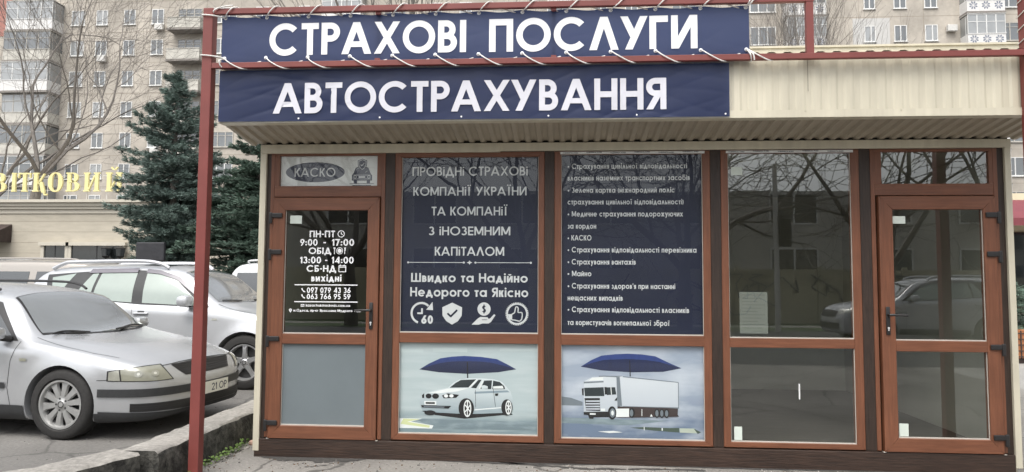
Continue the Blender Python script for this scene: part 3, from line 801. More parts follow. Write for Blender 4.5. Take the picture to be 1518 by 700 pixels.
for x in (.706, .766): bar(mb, x, 1.567, x, 1.622, .007, yd - .0002)
for x in (.72, .752): bar(mb, x, 1.615, x, 1.632, .006, yd - .0003)
bar(mb, .32, 1.4555, .872, 1.4555, .009, yd); bar(mb, .322, 1.311, .874, 1.311, .009, yd)
for z in (1.409, 1.356):
    for (a, b, c_, d_, w_) in ((.386, z + .018, .39, z + .002, .011), (.39, z + .004, .402, z - .01, .008), (.4, z - .008, .414, z - .014, .011)): bar(mb, a, b, c_, d_, w_, yd - .0002 * (w_ > .01))
bar(mb, .380, 1.270, .409, 1.270, .004, yd); bar(mb, .380, 1.288, .409, 1.288, .004, yd)
for x in (.381, .408): bar(mb, x, 1.268, x, 1.290, .004, yd - .0002)
bar(mb, .381, 1.287, .394, 1.277, .004, yd - .0003); bar(mb, .408, 1.287, .394, 1.277, .004, yd - .0004)
ring(mb, .29, 1.239, .013, .008, yd); mb.poly([(.281, 1.234), (.299, 1.234), (.29, 1.214)], yd - .0002)
part('lettering', mb, M['letter'], door_a)

# ------------------------------------------------------------------ posters behind the glass
YP = .030
def poster(x0, x1, z0, z1, m, label, name='window_poster'):
    e = empty(name, ((x0 + x1) / 2, YP, z0), label, 'poster')
    mb = MB(); mb.box(x0, x1, YP, YP + .003, z0, z1); mb.build('sheet', m, e)
    return e
# top light: KASKO
p = poster(.13, 1.06, 2.29, 2.585, M['white_film'], 'white poster with a dark oval reading КАСКО above the left door')
mb = MB(); disc(mb, .467, 2.435, .263, YP - .001, rz=.088, n=48)
car = [(.793, 2.36), (.793, 2.405), (.808, 2.425), (.825, 2.47), (.84, 2.478), (.925, 2.478), (.94, 2.47), (.957, 2.425), (.972, 2.405), (.972, 2.36)]
mb.poly(car, YP - .001); mb.box(.81, .84, YP - .0012, YP - .001, 2.335, 2.36); mb.box(.925, .955, YP - .0012, YP - .001, 2.335, 2.36)
bar(mb, .775, 2.334, .99, 2.334, .004, YP - .0014); bar(mb, .8, 2.318, .965, 2.318, .006, YP - .001)
mb.poly([(.843, 2.535), (.885, 2.552), (.927, 2.535), (.925, 2.49), (.908, 2.462), (.885, 2.447), (.862, 2.462), (.845, 2.49)], YP - .0022)
mb.build('print', M['ink'], p)
mb = MB(); text(mb, 'КАСКО', .283, .647, 2.396, .077, YP - .002, .14)
for x in (.822, .944): ring(mb, x, 2.392, .014, .005, YP - .002)
mb.box(.855, .91, YP - .0022, YP - .002, 2.384, 2.398); bar(mb, .805, 2.408, .96, 2.408, .004, YP - .002); bar(mb, .805, 2.374, .96, 2.374, .004, YP - .002)
bar(mb, .832, 2.45, .84, 2.468, .003, YP - .002); bar(mb, .84, 2.468, .86, 2.468, .003, YP - .0022); bar(mb, .91, 2.43, .93, 2.445, .003, YP - .002)
S = [(.852, 2.529), (.885, 2.543), (.918, 2.529), (.916, 2.492), (.902, 2.469), (.885, 2.457), (.868, 2.469), (.854, 2.492), (.852, 2.529)]
for a, b in zip(S[:-1], S[1:]): bar(mb, a[0], a[1], b[0], b[1], .005, YP - .003)
bar(mb, .87, 2.5, .88, 2.488, .006, YP - .003); bar(mb, .88, 2.488, .902, 2.515, .006, YP - .0031)
mb.build('lettering', M['letter2'], p)
# heading poster
p = poster(1.225, 2.432, 1.045, 2.57, M['navy_film'], 'navy poster headed ПРОВІДНІ СТРАХОВІ КОМПАНІЇ УКРАЇНИ with four white icons')
T1 = [('ПРОВіДНі СТРАХОВі', 1.326, 2.322, 2.398, 0.078), ('КОМПАНіЇ УКРАЇНИ', 1.336, 2.313, 2.227, 0.075), ('ТА КОМПАНіЇ', 1.497, 2.151, 2.056, 0.075), ('З іНОЗЕМНИМ', 1.475, 2.176, 1.886, 0.074), ('КАПіТАЛОМ', 1.530, 2.125, 1.712, 0.075), ('Швидко та Надійно', 1.328, 2.326, 1.486, 0.076), ('Недорого та Якісно', 1.322, 2.331, 1.363, 0.078)]
mb = MB(); yt = YP - .001
for i, (s, x0, x1, z, c) in enumerate(T1): text(mb, s, x0, x1, z, c, yt, .155 if i < 5 else .175)
bar(mb, 1.294, 1.653, 1.79, 1.653, .005, yt); bar(mb, 1.87, 1.653, 2.358, 1.653, .005, yt); mb.poly([(1.805, 1.653), (1.83, 1.662), (1.855, 1.653), (1.83, 1.644)], yt); mb.poly([(1.82, 1.653), (1.83, 1.672), (1.84, 1.653), (1.83, 1.634)], yt - .0003)
for x in (1.3, 1.78, 1.88, 2.352): disc(mb, x, 1.653, .009, yt - .0003, n=12)
# four icons
cx, cz = 1.421, 1.222
ring(mb, cx, cz, .094, .018, yt, 0, 45, 250)
mb.poly([(cx + .04, cz + .028), (cx + .095, cz + .095), (cx + .1, cz + .025)], yt - .0003)
bar(mb, cx + .005, cz + .04, cx + .005, cz - .005, .016, yt); bar(mb, cx - .035, cz - .002, cx + .012, cz - .002, .014, yt - .0003)
text(mb, '60', cx + .0, cx + .1, cz - .09, .07, yt, .24)
cx = 1.685
mb.poly([(cx - .085, cz + .05), (cx, cz + .09), (cx + .085, cz + .05), (cx + .082, cz - .02), (cx + .05, cz - .066), (cx, cz - .096), (cx - .05, cz - .066), (cx - .082, cz - .02)], yt)
cx = 1.957
disc(mb, cx, cz + .038, .056, yt, n=32)
mb.poly([(cx - .105, cz - .094), (cx - .05, cz - .04), (cx - .03, cz - .028), (cx + .03, cz - .03), (cx + .04, cz - .045), (cx + .055, cz - .038), (cx + .085, cz - .005), (cx + .098, cz - .012), (cx + .06, cz - .07), (cx + .04, cz - .083), (cx - .01, cz - .083), (cx - .045, cz - .094)], yt)
cx = 2.237
for k in range(40):
    a = 2 * math.pi * k / 40; bar(mb, cx + .086 * math.cos(a), cz + .086 * math.sin(a), cx + .097 * math.cos(a), cz + .097 * math.sin(a), .009, yt - .0003)
ring(mb, cx, cz, .09, .013, yt)
TH = [(-.045, -.005), (-.02, .01), (-.012, .055), (-.002, .062), (.01, .05), (.008, .012), (.042, .012), (.045, -.01), (.04, -.045), (.022, -.062), (-.02, -.052), (-.045, -.05)]
for a, b in zip(TH, TH[1:] + TH[:1]): bar(mb, cx + a[0], cz + a[1], cx + b[0], cz + b[1], .009, yt - .0002)
mb.poly([(cx - .078, cz - .003), (cx - .046, cz - .003), (cx - .046, cz - .05), (cx - .062, cz - .05)], yt)
mb.build('lettering', M['letter2'], p)
mb = MB(); bar(mb, 1.645, cz + .0, 1.675, cz - .028, .016, yt - .001); bar(mb, 1.67, cz - .03, 1.728, cz + .028, .016, yt - .0013)
text(mb, '$', 1.94, 1.974, cz + .008, .062, yt - .001, .2)
bar(mb, 1.94, cz - .052, 1.985, cz - .052, .004, yt - .001)
mb.build('print', M['navy_film'], p)
# list poster
p = poster(2.592, 3.797, 1.043, 2.568, M['navy_film'], 'navy poster with fourteen lines of bulleted white text')
T2 = [('• Страхування цивільної відповідальності', 2.662, 3.661, 2.452), ('власників наземних транспортних засобів', 2.662, 3.683, 2.352), ('• Зелена картка (міжнародний поліс', 2.662, 3.557, 2.248), ('страхування цивільної відповідальності)', 2.662, 3.630, 2.148), ('• Медичне страхування подорожуючих', 2.662, 3.624, 2.046), ('за кордон', 2.662, 2.902, 1.943), ('• КАСКО', 2.662, 2.862, 1.843), ('• Страхування відповідальності перевізника', 2.662, 3.732, 1.743), ('• Страхування вантажів', 2.662, 3.231, 1.641), ('• Майно', 2.662, 2.861, 1.542), ("• Страхування здоров'я при настанні", 2.663, 3.555, 1.439), ('нещасних випадків', 2.663, 3.121, 1.339), ('• Страхування відповідальності власників', 2.663, 3.667, 1.242), ('та користувачів вогнепальної зброї', 2.663, 3.506, 1.134)]
mb = MB()
for (s, x0, x1, z) in T2: text(mb, s, x0, x1, z, .045, yt, .17)
mb.build('lettering', M['letter2'], p)

# picture posters: flat prints of a small car and of a lorry, each under an umbrella
def print_mat(name, top, bottom, streak, zmid, zsoft, scale, stretch, amp):
    m = bpy.data.materials.new(name); m.use_nodes = True; t = m.node_tree; b = t.nodes['Principled BSDF']; b.inputs['Roughness'].default_value = .45
    tc = t.nodes.new('ShaderNodeTexCoord'); se = t.nodes.new('ShaderNodeSeparateXYZ'); t.links.new(tc.outputs['Object'], se.inputs[0])
    mr = t.nodes.new('ShaderNodeMapRange'); mr.inputs['From Min'].default_value = zmid - zsoft; mr.inputs['From Max'].default_value = zmid + zsoft; t.links.new(se.outputs['Z'], mr.inputs['Value'])
    m1 = t.nodes.new('ShaderNodeMix'); m1.data_type = 'RGBA'; m1.inputs[6].default_value = bottom + (1,); m1.inputs[7].default_value = top + (1,); t.links.new(mr.outputs[0], m1.inputs[0])
    mp = t.nodes.new('ShaderNodeMapping'); mp.inputs['Scale'].default_value = stretch; t.links.new(tc.outputs['Object'], mp.inputs['Vector'])
    n = t.nodes.new('ShaderNodeTexNoise'); n.inputs['Scale'].default_value = scale; n.inputs['Detail'].default_value = 5; t.links.new(mp.outputs[0], n.inputs['Vector'])
    r2 = t.nodes.new('ShaderNodeMapRange'); r2.inputs['From Min'].default_value = .45; r2.inputs['From Max'].default_value = .7; r2.inputs['To Max'].default_value = amp; t.links.new(n.outputs['Fac'], r2.inputs['Value'])
    m2 = t.nodes.new('ShaderNodeMix'); m2.data_type = 'RGBA'; m2.inputs[7].default_value = streak + (1,); t.links.new(m1.outputs[2], m2.inputs[6]); t.links.new(r2.outputs[0], m2.inputs[0]); t.links.new(m2.outputs[2], b.inputs['Base Color'])
    return m
def flat(name, c): return mat(name, c, .45, .03, 4)
_ink0 = {'navy': flat('umbrella blue print', (.022, .04, .16)), 'navyd': flat('umbrella shade print', (.008, .012, .045)), 'blk': flat('black print', (.008, .008, .01)), 'sil': flat('silver car print', (.50, .56, .59)),
       'sil2': flat('shaded silver print', (.24, .31, .36)), 'win': flat('car window print', (.045, .065, .075)), 'hi': flat('bright print', (.78, .8, .8)), 'yel': flat('yellow print', (.62, .66, .36)),
       'grey': flat('grey print', (.17, .2, .23)), 'trl': flat('trailer print', (.52, .56, .62)), 'brown': flat('undercarriage print', (.045, .03, .03)), 'grn': flat('puddle print', (.06, .09, .07)), 'lgrn': flat('pale puddle print', (.45, .5, .42))}
INK = _ink0
INK['pale'] = flat('pale band print', (.52, .59, .60)); INK['road'] = print_mat('wet road print', (.20, .26, .29), (.15, .20, .23), (.30, .37, .40), .1, .1, 6, (1, 1, 4), .8)
INK['win'] = flat('car window print', (.018, .028, .033))
INK['sil'] = print_mat('silver car print', (.66, .71, .73), (.26, .33, .37), (.5, .56, .6), .30, .13, 5, (1, 1, 3), .35)
INK['trl'] = print_mat('trailer print', (.66, .69, .73), (.46, .50, .56), (.56, .6, .65), .36, .2, 3, (1, 1, 2), .3)
INK['navyd'] = print_mat('umbrella shade print', (.014, .022, .075), (.006, .009, .03), (.012, .018, .055), .54, .06, 5, (4, 1, 1), .6)
INK['navy'] = print_mat('umbrella blue print', (.03, .055, .21), (.014, .026, .11), (.02, .035, .14), .60, .05, 5, (4, 1, 1), .6)
def picture(e, polys, X, Z, name):
    mats = list(INK.values()); keys = list(INK.keys()); mb = MB()
    for i, (k, pts) in enumerate(polys):
        y = YP - .0003 - .00012 * (i + 1)
        if pts[0] == 'ell':
            _, cx, cy, a, b = pts; pts = [(cx + a * math.cos(2 * math.pi * j / 24), cy + b * math.sin(2 * math.pi * j / 24)) for j in range(24)]
        mb.poly([(X(u), Z(v)) for u, v in pts], y, keys.index(k))
    mb.build(name, mats, e)
p = poster(1.226, 2.432, .205, .985, print_mat('car picture backdrop', (.44, .51, .53), (.20, .27, .30), (.58, .63, .64), .17, .05, 3.0, (.6, 1, 5), .55), 'picture poster of a silver hatchback under a dark blue umbrella')
X = lambda u: 1.242 + (u - 77) / (798 - 77) * (2.418 - 1.242); Z = lambda v: .973 - (v - 63) / (546 - 63) * (.973 - .217)
UMB = [('navy', [(180, 208), (230, 176), (290, 147), (350, 137), (415, 132), (500, 136), (585, 147), (640, 175), (685, 200), (590, 217), (430, 228), (285, 222)]), ('navyd', [(180, 208), (250, 183), (290, 172), (350, 163), (420, 160), (500, 161), (560, 167), (630, 184), (685, 200), (590, 217), (430, 228), (285, 222)]), ('blk', [(428, 165), (434, 165), (437, 250), (430, 250)])]
CAR = UMB + [('pale', [(250, 92), (430, 92), (430, 112), (250, 112)]), ('pale', [(600, 88), (798, 90), (798, 104), (600, 104)]), ('pale', [(80, 100), (200, 100), (200, 118), (80, 118)]),
  ('road', [(160, 470), (798, 478), (798, 520), (260, 522)]), ('hi', [(80, 470), (200, 470), (140, 487), (258, 505), (250, 522), (80, 522)]), ('yel', [(100, 472), (190, 473), (120, 488), (240, 506), (236, 518), (85, 500)]),
  ('blk', [(195, 430), (270, 450), (420, 466), (610, 444), (668, 440), (650, 425), (260, 420)]),
  ('sil', [(184, 382), (193, 350), (222, 330), (275, 315), (332, 303), (360, 276), (392, 259), (440, 251), (520, 251), (575, 256), (612, 268), (634, 292), (655, 318), (667, 352), (666, 392), (650, 420), (610, 432), (470, 440), (380, 440), (270, 436), (200, 425), (188, 405)]),
  ('sil2', [(470, 322), (640, 312), (652, 322), (470, 333)]), ('blk', [(473, 312), (475, 312), (478, 405), (476, 405)]), ('blk', [(566, 308), (568, 308), (580, 400), (578, 400)]), ('hi', [(230, 332), (330, 308), (440, 304), (380, 322), (280, 334)]), ('hi', [(470, 415), (615, 401), (615, 406), (470, 421)]),
  ('win', [(340, 303), (372, 276), (398, 261), (478, 256), (440, 300)]), ('hi', [(478, 256), (486, 256), (447, 301), (438, 300)]), ('win', [(452, 301), (490, 258), (506, 258), (478, 304)]), ('hi', [(490, 304), (510, 262), (516, 262), (498, 306)]), ('win', [(500, 306), (520, 262), (560, 260), (556, 307)]), ('win', [(562, 307), (566, 261), (600, 268), (624, 290), (628, 306)]), ('hi', [(566, 292), (615, 288), (620, 303), (566, 304)]),
  ('sil', [(503, 290), (520, 286), (538, 292), (538, 305), (508, 306)]), ('blk', [(300, 345), (330, 333), (390, 340), (375, 356), (310, 360)]), ('hi', ('ell', 322, 347, 11, 9)), ('hi', ('ell', 350, 346, 11, 9)), ('blk', [(196, 345), (208, 335), (208, 360), (198, 360)]),
  ('blk', ('ell', 231, 349, 16, 13)), ('blk', ('ell', 267, 349, 18, 14)), ('hi', [(208, 376), (272, 376), (272, 396), (210, 396)]), ('ink' if 'ink' in INK else 'blk', [(216, 381), (264, 381), (264, 391), (216, 391)]), ('blk', [(192, 398), (350, 400), (335, 414), (196, 410)]), ('grey', [(205, 402), (318, 404), (310, 410), (207, 407)]),
  ('blk', [(575, 330), (594, 328), (590, 342), (578, 342)]), ('blk', ('ell', 240, 438, 30, 13)),
  ('blk', ('ell', 428, 410, 40, 53)), ('hi', ('ell', 434, 411, 20, 46)), ('blk', ('ell', 434, 411, 15, 38)), ('hi', [(431, 372), (437, 372), (436, 450), (432, 450)]), ('hi', [(420, 395), (424, 390), (450, 425), (446, 430)]), ('hi', [(420, 428), (424, 432), (450, 396), (446, 391)]),
  ('blk', ('ell', 638, 402, 29, 43)), ('hi', ('ell', 646, 402, 16, 38)), ('blk', ('ell', 646, 402, 11, 30)), ('hi', [(644, 368), (648, 368), (648, 436), (644, 436)]), ('hi', [(636, 390), (640, 386), (657, 414), (654, 418)]), ('hi', [(636, 415), (640, 418), (657, 390), (654, 386)])]
picture(p, CAR, X, Z, 'print')
p = poster(2.592, 3.797, .194, .982, print_mat('lorry picture backdrop', (.33, .38, .47), (.15, .20, .29), (.58, .62, .68), .27, .14, 2.4, (.7, 1, 2), .95), 'picture poster of a white lorry under a dark blue umbrella')
X = lambda u: 2.609 + (u - 77) / (822 - 77) * (3.785 - 2.609); Z = lambda v: .972 - (v - 70) / (560 - 70) * (.972 - .205)
UMB2 = [('navy', [(180, 187), (235, 152), (290, 127), (360, 119), (425, 115), (500, 118), (570, 127), (640, 160), (705, 188), (610, 208), (440, 213), (290, 205)]), ('navyd', [(180, 187), (250, 163), (300, 150), (370, 146), (430, 143), (520, 147), (590, 156), (650, 172), (705, 188), (610, 208), (440, 213), (290, 205)]), ('blk', [(435, 150), (439, 150), (442, 235), (436, 235)])]
LORRY = [('grey', [(77, 345), (130, 352), (190, 372), (190, 392), (77, 392)]), ('road', [(77, 455), (640, 462), (430, 490), (77, 485)])] + UMB2 + [('grn', [(435, 502), (510, 497), (640, 500), (690, 498), (690, 522), (560, 515)]), ('lgrn', [(692, 500), (770, 500), (785, 524), (694, 522)]), ('grn', [(765, 500), (802, 518), (785, 528)]), ('hi', [(508, 496), (512, 496), (512, 514), (508, 514)]), ('hi', [(600, 500), (606, 500), (606, 514), (600, 514)]), ('hi', [(270, 525), (350, 520), (400, 527), (330, 532)]),
  ('blk', [(230, 452), (690, 440), (680, 425), (230, 430)]), ('grey', [(275, 233), (398, 232), (398, 240), (275, 240)]), ('trl', [(372, 238), (400, 234), (688, 262), (688, 397), (385, 392)]), ('grey', [(686, 262), (690, 262), (690, 398), (686, 398)]), ('grey', [(400, 234), (688, 260), (688, 264), (400, 239)]), ('grey', [(400, 390), (688, 392), (688, 398), (400, 397)]), ('grey', [(368, 240), (384, 237), (396, 390), (372, 390)]),
  ('trl', [(196, 300), (200, 262), (240, 242), (300, 238), (366, 240), (372, 380), (372, 420), (330, 436), (196, 436)]), ('grey', [(196, 266), (300, 260), (300, 268), (196, 275)]), ('hi', [(240, 244), (298, 240), (298, 256), (222, 260)]), ('win', [(198, 298), (300, 293), (304, 340), (202, 342)]), ('win', [(310, 294), (360, 292), (366, 330), (316, 334)]), ('hi', [(336, 292), (340, 292), (343, 331), (339, 331)]), ('blk', [(186, 302), (196, 300), (196, 338), (188, 336)]), ('blk', [(304, 292), (316, 292), (318, 330), (306, 332)]),
  ('blk', [(200, 352), (280, 350), (282, 418), (208, 416)])] + [('trl', [(206, z), (280, z - 2), (280, z + 6), (206, z + 7)]) for z in (364, 378, 392, 405)] + [('hi', [(284, 405), (308, 404), (308, 418), (286, 418)]), ('blk', [(196, 424), (330, 420), (330, 446), (196, 438)]), ('hi', [(228, 430), (258, 430), (258, 438), (228, 438)]), ('blk', [(218, 440), (250, 440), (246, 459), (226, 459)]), ('blk', [(356, 362), (370, 344), (370, 362)]),
  ('brown', [(372, 392), (640, 396), (685, 398), (682, 440), (460, 448), (372, 450)]), ('hi', [(364, 404), (432, 402), (432, 446), (364, 448)]), ('blk', ('ell', 344, 426, 22, 34)), ('grey', ('ell', 346, 427, 14, 24)), ('hi', ('ell', 346, 427, 7, 13)), ('blk', ('ell', 447, 424, 15, 26)), ('grey', ('ell', 445, 425, 9, 18))] + [('blk', ('ell', x, 424, 13, 24)) for x in (576, 601, 626)] + [('grey', ('ell', x, 424, 8, 17)) for x in (576, 601, 626)] + [('hi', [(540, 442), (547, 428), (554, 442)]), ('hi', [(497, 404), (500, 404), (500, 440), (497, 440)])]
picture(p, LORRY, X, Z, 'print')
# ------------------------------------------------------------------ red steel frame, banners and cords
frame = empty('steel_frame', (-.18, -.62, 0), 'red painted square tube frame standing in front of the canopy', 'frame')
YF0, YF1 = -.665, -.585
def fpart(name, mb): return mb.build(name, M['rail_red'], frame)
mb = MB(); mb.box(-.222, -.142, YF0, YF1, -.01, 3.645, bev=.005); fpart('post', mb)
mb = MB(); mb.box(5.972, 6.052, YF0, YF1, -.01, 4.6, bev=.005); fpart('post', mb)
mb = MB(); mb.box(-.1415, 5.9715, YF0 + .001, YF0 + .042, 3.157, 3.201, bev=.003); fpart('rail', mb)
mb = MB(); mb.box(-.1415, 4.485, YF0 + .001, YF0 + .042, 3.592, 3.638, bev=.003)
fpart('rail', mb)
mb = MB(); mb.box(4.428, 4.48, YF0 + .004, YF0 + .044, 3.2012, 3.5918); fpart('upright', mb)
for x in (1.18, 2.55):
    mb = MB(); mb.box(x - .02, x + .02, YF0 + .02, YF0 + .0415, 3.2012, 3.222); mb.box(x - .02, x + .02, YF0 + .02, YF0 + .0415, 3.57, 3.5918); mb.box(x - .016, x + .016, -.6, -.588, 3.2, 3.6); fpart('stay', mb)

def wav(amp, seed, xk=1.0):
    def f(x, z):
        v = mnoise.noise(Vector((x * 1.7 * xk + seed, z * 2.3, seed * 3.1))) * amp + mnoise.noise(Vector((x * 5.0 * xk + seed, z * 3.5 + x, 1.7))) * amp * .35
        for (ca, sa, s1, s2, am) in ((.94, .34, 1.1, 7.0, .55), (.97, -.24, .8, 6.0, .4)):
            u, w_ = x * ca + z * sa, -x * sa + z * ca
            n_ = mnoise.noise(Vector((u * s1 + seed, w_ * s2 + seed, 5.1)))
            v += amp * am * (1 - abs(n_)) ** 6 * (.35 + .65 * max(0, mnoise.noise(Vector((x * .9, z, seed)))) * 2)
        return v
    return f
def banner(name, x0, x1, z0, z1, y, disp, label, sag_top=None, sag_bot=None):
    e = empty(name, ((x0 + x1) / 2, y, z0), label, 'banner')
    nx, nz = 420, 40; vs = []
    for j in range(nz + 1):
        for i in range(nx + 1):
            x = x0 + (x1 - x0) * i / nx; t = j / nz
            zb = z0 + (sag_bot(x) if sag_bot else 0); zt = z1 - (sag_top(x) if sag_top else 0)
            z = zb + (zt - zb) * t
            vs.append((x, y + disp(x, z), z))
    fs = [(j * (nx + 1) + i, j * (nx + 1) + i + 1, (j + 1) * (nx + 1) + i + 1, (j + 1) * (nx + 1) + i) for j in range(nz) for i in range(nx)]
    mb = MB(); mb.add(vs, fs)
    mb.build('sheet', M['navy_vinyl'], e, smooth=True, angle=180)
    return e
d1 = wav(.005, 3.0)
NE = 13
ex = [-.062 + i * (4.062 / (NE - 1)) for i in range(NE)]
pit = ex[1] - ex[0]
sagf = lambda x: .007 * (1 - math.cos(2 * math.pi * (x - ex[0]) / pit))
YB1 = -.612
b1 = banner('banner', -0.0897, 4.0236, 3.188, 3.5909, YB1, d1, 'navy banner reading СТРАХОВІ ПОСЛУГИ laced into the upper bay of the red frame', sagf, None)
mb = MB(); text(mb, 'СТРАХОВІ', 0.3017, 1.8714, 3.2664, .2546, YB1 - .005, .195, .09, disp=d1); text(mb, 'ПОСЛУГИ', 2.0505, 3.6372, 3.2644, .2586, YB1 - .005, .195, .09, disp=d1)
mb.build('lettering', M['letter'], b1)
for (zz) in (3.574, 3.249):
    for x in ex:
        mb = MB(); y = YB1 + d1(x, zz) - .003
        mb.lathe([(.0065, -.002), (.009, -.004), (.014, -.003), (.0155, 0), (.0065, 0)], 14, at=(x, y, zz)); mb.build('eyelet', M['eyelet'], b1, smooth=True)
d2 = wav(.008, 9.0)
YB2 = -.608
b2 = banner('banner', -.100, 3.871, 2.742, 3.150, YB2, d2, 'navy banner reading АВТОСТРАХУВАННЯ fixed flat on the canopy fascia')
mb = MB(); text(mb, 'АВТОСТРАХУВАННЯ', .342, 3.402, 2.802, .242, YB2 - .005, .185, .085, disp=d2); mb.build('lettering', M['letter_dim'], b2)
for x in (.55, 1.2, 1.84, 2.51, 3.18, 3.84):
    mb = MB(); disc(mb, x, 2.762, .007, YB2 + d2(x, 2.762) - .003, n=10); mb.build('screw', M['letter'], b2)
for x in (.0, .6, 1.25, 1.9, 2.55, 3.2, 3.8):
    mb = MB(); mb.box(x, x + .02, YB2 + .008, -.589, 2.76, 3.14); mb.build('batten', M['gap'], b2)

# lacing cords
rnd = random.Random(11)
def smooth_path(pts, k=5):
    P = [Vector(p) for p in pts]; out = []
    for i in range(len(P) - 1):
        p0, p1, p2, p3 = P[max(i - 1, 0)], P[i], P[i + 1], P[min(i + 2, len(P) - 1)]
        for j in range(k):
            t = j / k
            out.append(.5 * ((2 * p1) + (-p0 + p2) * t + (2 * p0 - 5 * p1 + 4 * p2 - p3) * t * t + (-p0 + 3 * p1 - 3 * p2 + p3) * t ** 3))
    out.append(P[-1]); return out
pts = []
for i, x in enumerate(ex):
    j = rnd.uniform(-.012, .012)
    pts += [(x, YB1 - .012, 3.574), (x + .045 + j, YF0 - .007, 3.60), (x + .085 + j, YF0 - .007, 3.637), (x + .115 + j, YF0 + .02, 3.647), (x + .15, YF0 + .05, 3.62)]
    if i < NE - 1: pts += [(x + .24, YF0 + .05, 3.585), (ex[i + 1] - .012, YB1 + .012, 3.566)]
mb = MB(); mb.tube(smooth_path(pts), .0048, 6)
tag(mb.build('lacing_cord', M['rope'], smooth=True), 'white cord lacing the top edge of the upper banner to the rail', 'cord')
pts = []
for i, x in enumerate(ex):
    j = rnd.uniform(-.012, .012)
    pts += [(x, YB1 - .012, 3.249), (x + .055 + j, YF0 - .007, 3.20), (x + .12 + j, YF0 - .007, 3.163), (x + .165 + j, YF0 + .008, 3.15), (x + .2, YF0 + .048, 3.165)]
    if i < NE - 1: pts += [(x + .255, YF0 + .047, 3.205), (ex[i + 1] - .012, YB1 + .012, 3.234)]
mb = MB(); mb.tube(smooth_path(pts), .0048, 6)
tag(mb.build('lacing_cord', M['rope'], smooth=True), 'white cord lacing the bottom edge of the upper banner to the rail', 'cord')
for (z, dz, lab) in ((3.574, .03, 'white cord tying the banner top corner round the left red post'), (3.249, .012, 'white cord tying the banner bottom corner round the left red post')):
    mb = MB(); x = ex[0]
    P = [(x, YB1 - .01, z), (-.135, YF0 - .006, z + .004), (-.225, YF0 - .007, z + .012), (-.229, YF0 + .04, z + .014), (-.225, YF1 + .006, z + .02), (-.14, YF1 + .006, z + .03), (-.135, YF0 - .007, z + .035)]
    if dz > .02: P += [(-.1, YF0 - .008, z + .06), (-.03, YF0 - .007, z + .078), (.02, YF0 - .006, z + .082)]
    else: P = P[:-1] + [(-.137, YF0 + .03, z + .01), (x, YB1 + .01, z)] + [(x - .01, YF0 - .008, z - .03), (x - .005, YF0 - .007, z - .07), (x + .01, YF0 + .01, z - .088)]
    mb.tube(smooth_path(P), .0055, 6); tag(mb.build('corner_cord', M['rope'], smooth=True), lab, 'cord')
for (z, lab) in ((3.574, 'white cord tying the banner top right corner up to the rail'), (3.249, 'white cord tying the banner bottom right corner down to the rail')):
    s = 1 if z > 3.4 else -1; x = ex[-1]; e0, e1 = (3.592, 3.645) if s > 0 else (3.201, 3.15)
    mb = MB(); P = [(x, YB1 - .012, z), (x + .01, YF0 - .008, e0), (x + .018, YF0 - .006, (e0 + e1) / 2), (x + .026, YF0 + .02, e1), (x + .02, YF0 + .05, (e0 + e1) / 2), (x + .005, YB1 + .01, z), (x - .004, YB1 - .012, z), (x + .03, YF0 - .009, e0), (x + .042, YF0 - .007, e1)]
    mb.tube(smooth_path(P), .0055, 6); tag(mb.build('corner_cord', M['rope'], smooth=True), lab, 'cord')
mb = MB(); P = []
for k in range(46):
    a = k * .5; P.append((6.012 + .052 * math.cos(a), -.625 + .052 * math.sin(a), 3.22 + k * .008))
    # squared winding round the post
P = [(6.012 + max(-.045, min(.045, (p[0] - 6.012) * 1.25)), -.625 + max(-.045, min(.045, (p[1] + .625) * 1.25)), p[2]) for p in P]
mb.tube(P, .004, 5); tag(mb.build('wound_cord', M['rope'], smooth=True), 'white cord wound round the right red post', 'cord')
# ------------------------------------------------------------------ cars
M['silver'] = mat('silver car paint', (.46, .47, .48), .27, .02, 14, metal=.5, coat=.35, var2=.08, scale2=1.3)
M['whitesilver'] = mat('pale silver car paint', (.54, .55, .565), .30, .02, 14, metal=.4, coat=.6, var2=.03, scale2=2)
M['beige_car'] = mat('beige grey car paint', (.34, .315, .285), .35, .03, 40, metal=.3, coat=.5)
M['white_car'] = mat('white van paint', (.58, .59, .59), .35, .03, 8, coat=.4)
M['dark_car'] = mat('dark car paint', (.03, .033, .037), .3, .1, 20, coat=.5)
M['tyre'] = mat('tyre rubber', (.022, .021, .02), .8, .25, 30, .1)
M['rim'] = mat('dull alloy', (.40, .40, .39), .42, .08, 12, metal=.6)
M['rim2'] = mat('bright alloy', (.6, .6, .6), .28, .05, 12, metal=.75)
M['rimdark'] = mat('wheel shadow gap', (.03, .03, .03), .7, .2)
M['trim'] = mat('black bumper plastic', (.026, .027, .028), .55, .15, 30)
M['well'] = mat('wheel well', (.012, .012, .012), .9, .2)
M['lamp'] = mat('clouded headlight', (.24, .24, .19), .16, .12, 8, coat=.8)
M['lamp2'] = mat('headlight reflector', (.62, .62, .56), .15, .05, 8, coat=.8, metal=.3)
M['lamp3'] = mat('lamp bowl', (.36, .36, .31), .18, .15, 12, coat=.8, metal=.3)
M['seam'] = mat('panel gap', (.02, .02, .02), .8, .1)
M['chrome'] = mat('chrome', (.7, .7, .7), .15, .03, metal=.9)
def car_glass(name, base, rough=.03):
    m = mat(name, base, rough, .12, 1.2, coat=1.0, spec=.8); return m
M['wscreen'] = car_glass('windscreen', (.16, .17, .172), .05)
M['sideglass'] = car_glass('green tinted side glass', (.25, .30, .265), .04)  # base colour made paler to stand for sky reflected in the tinted glass
M['darkglass'] = car_glass('dark car glass', (.025, .03, .032))
M['plate'] = mat('number plate', (.7, .7, .64), .4, .03)
M['plate_blue'] = mat('plate blue', (.04, .12, .35), .4, .03)

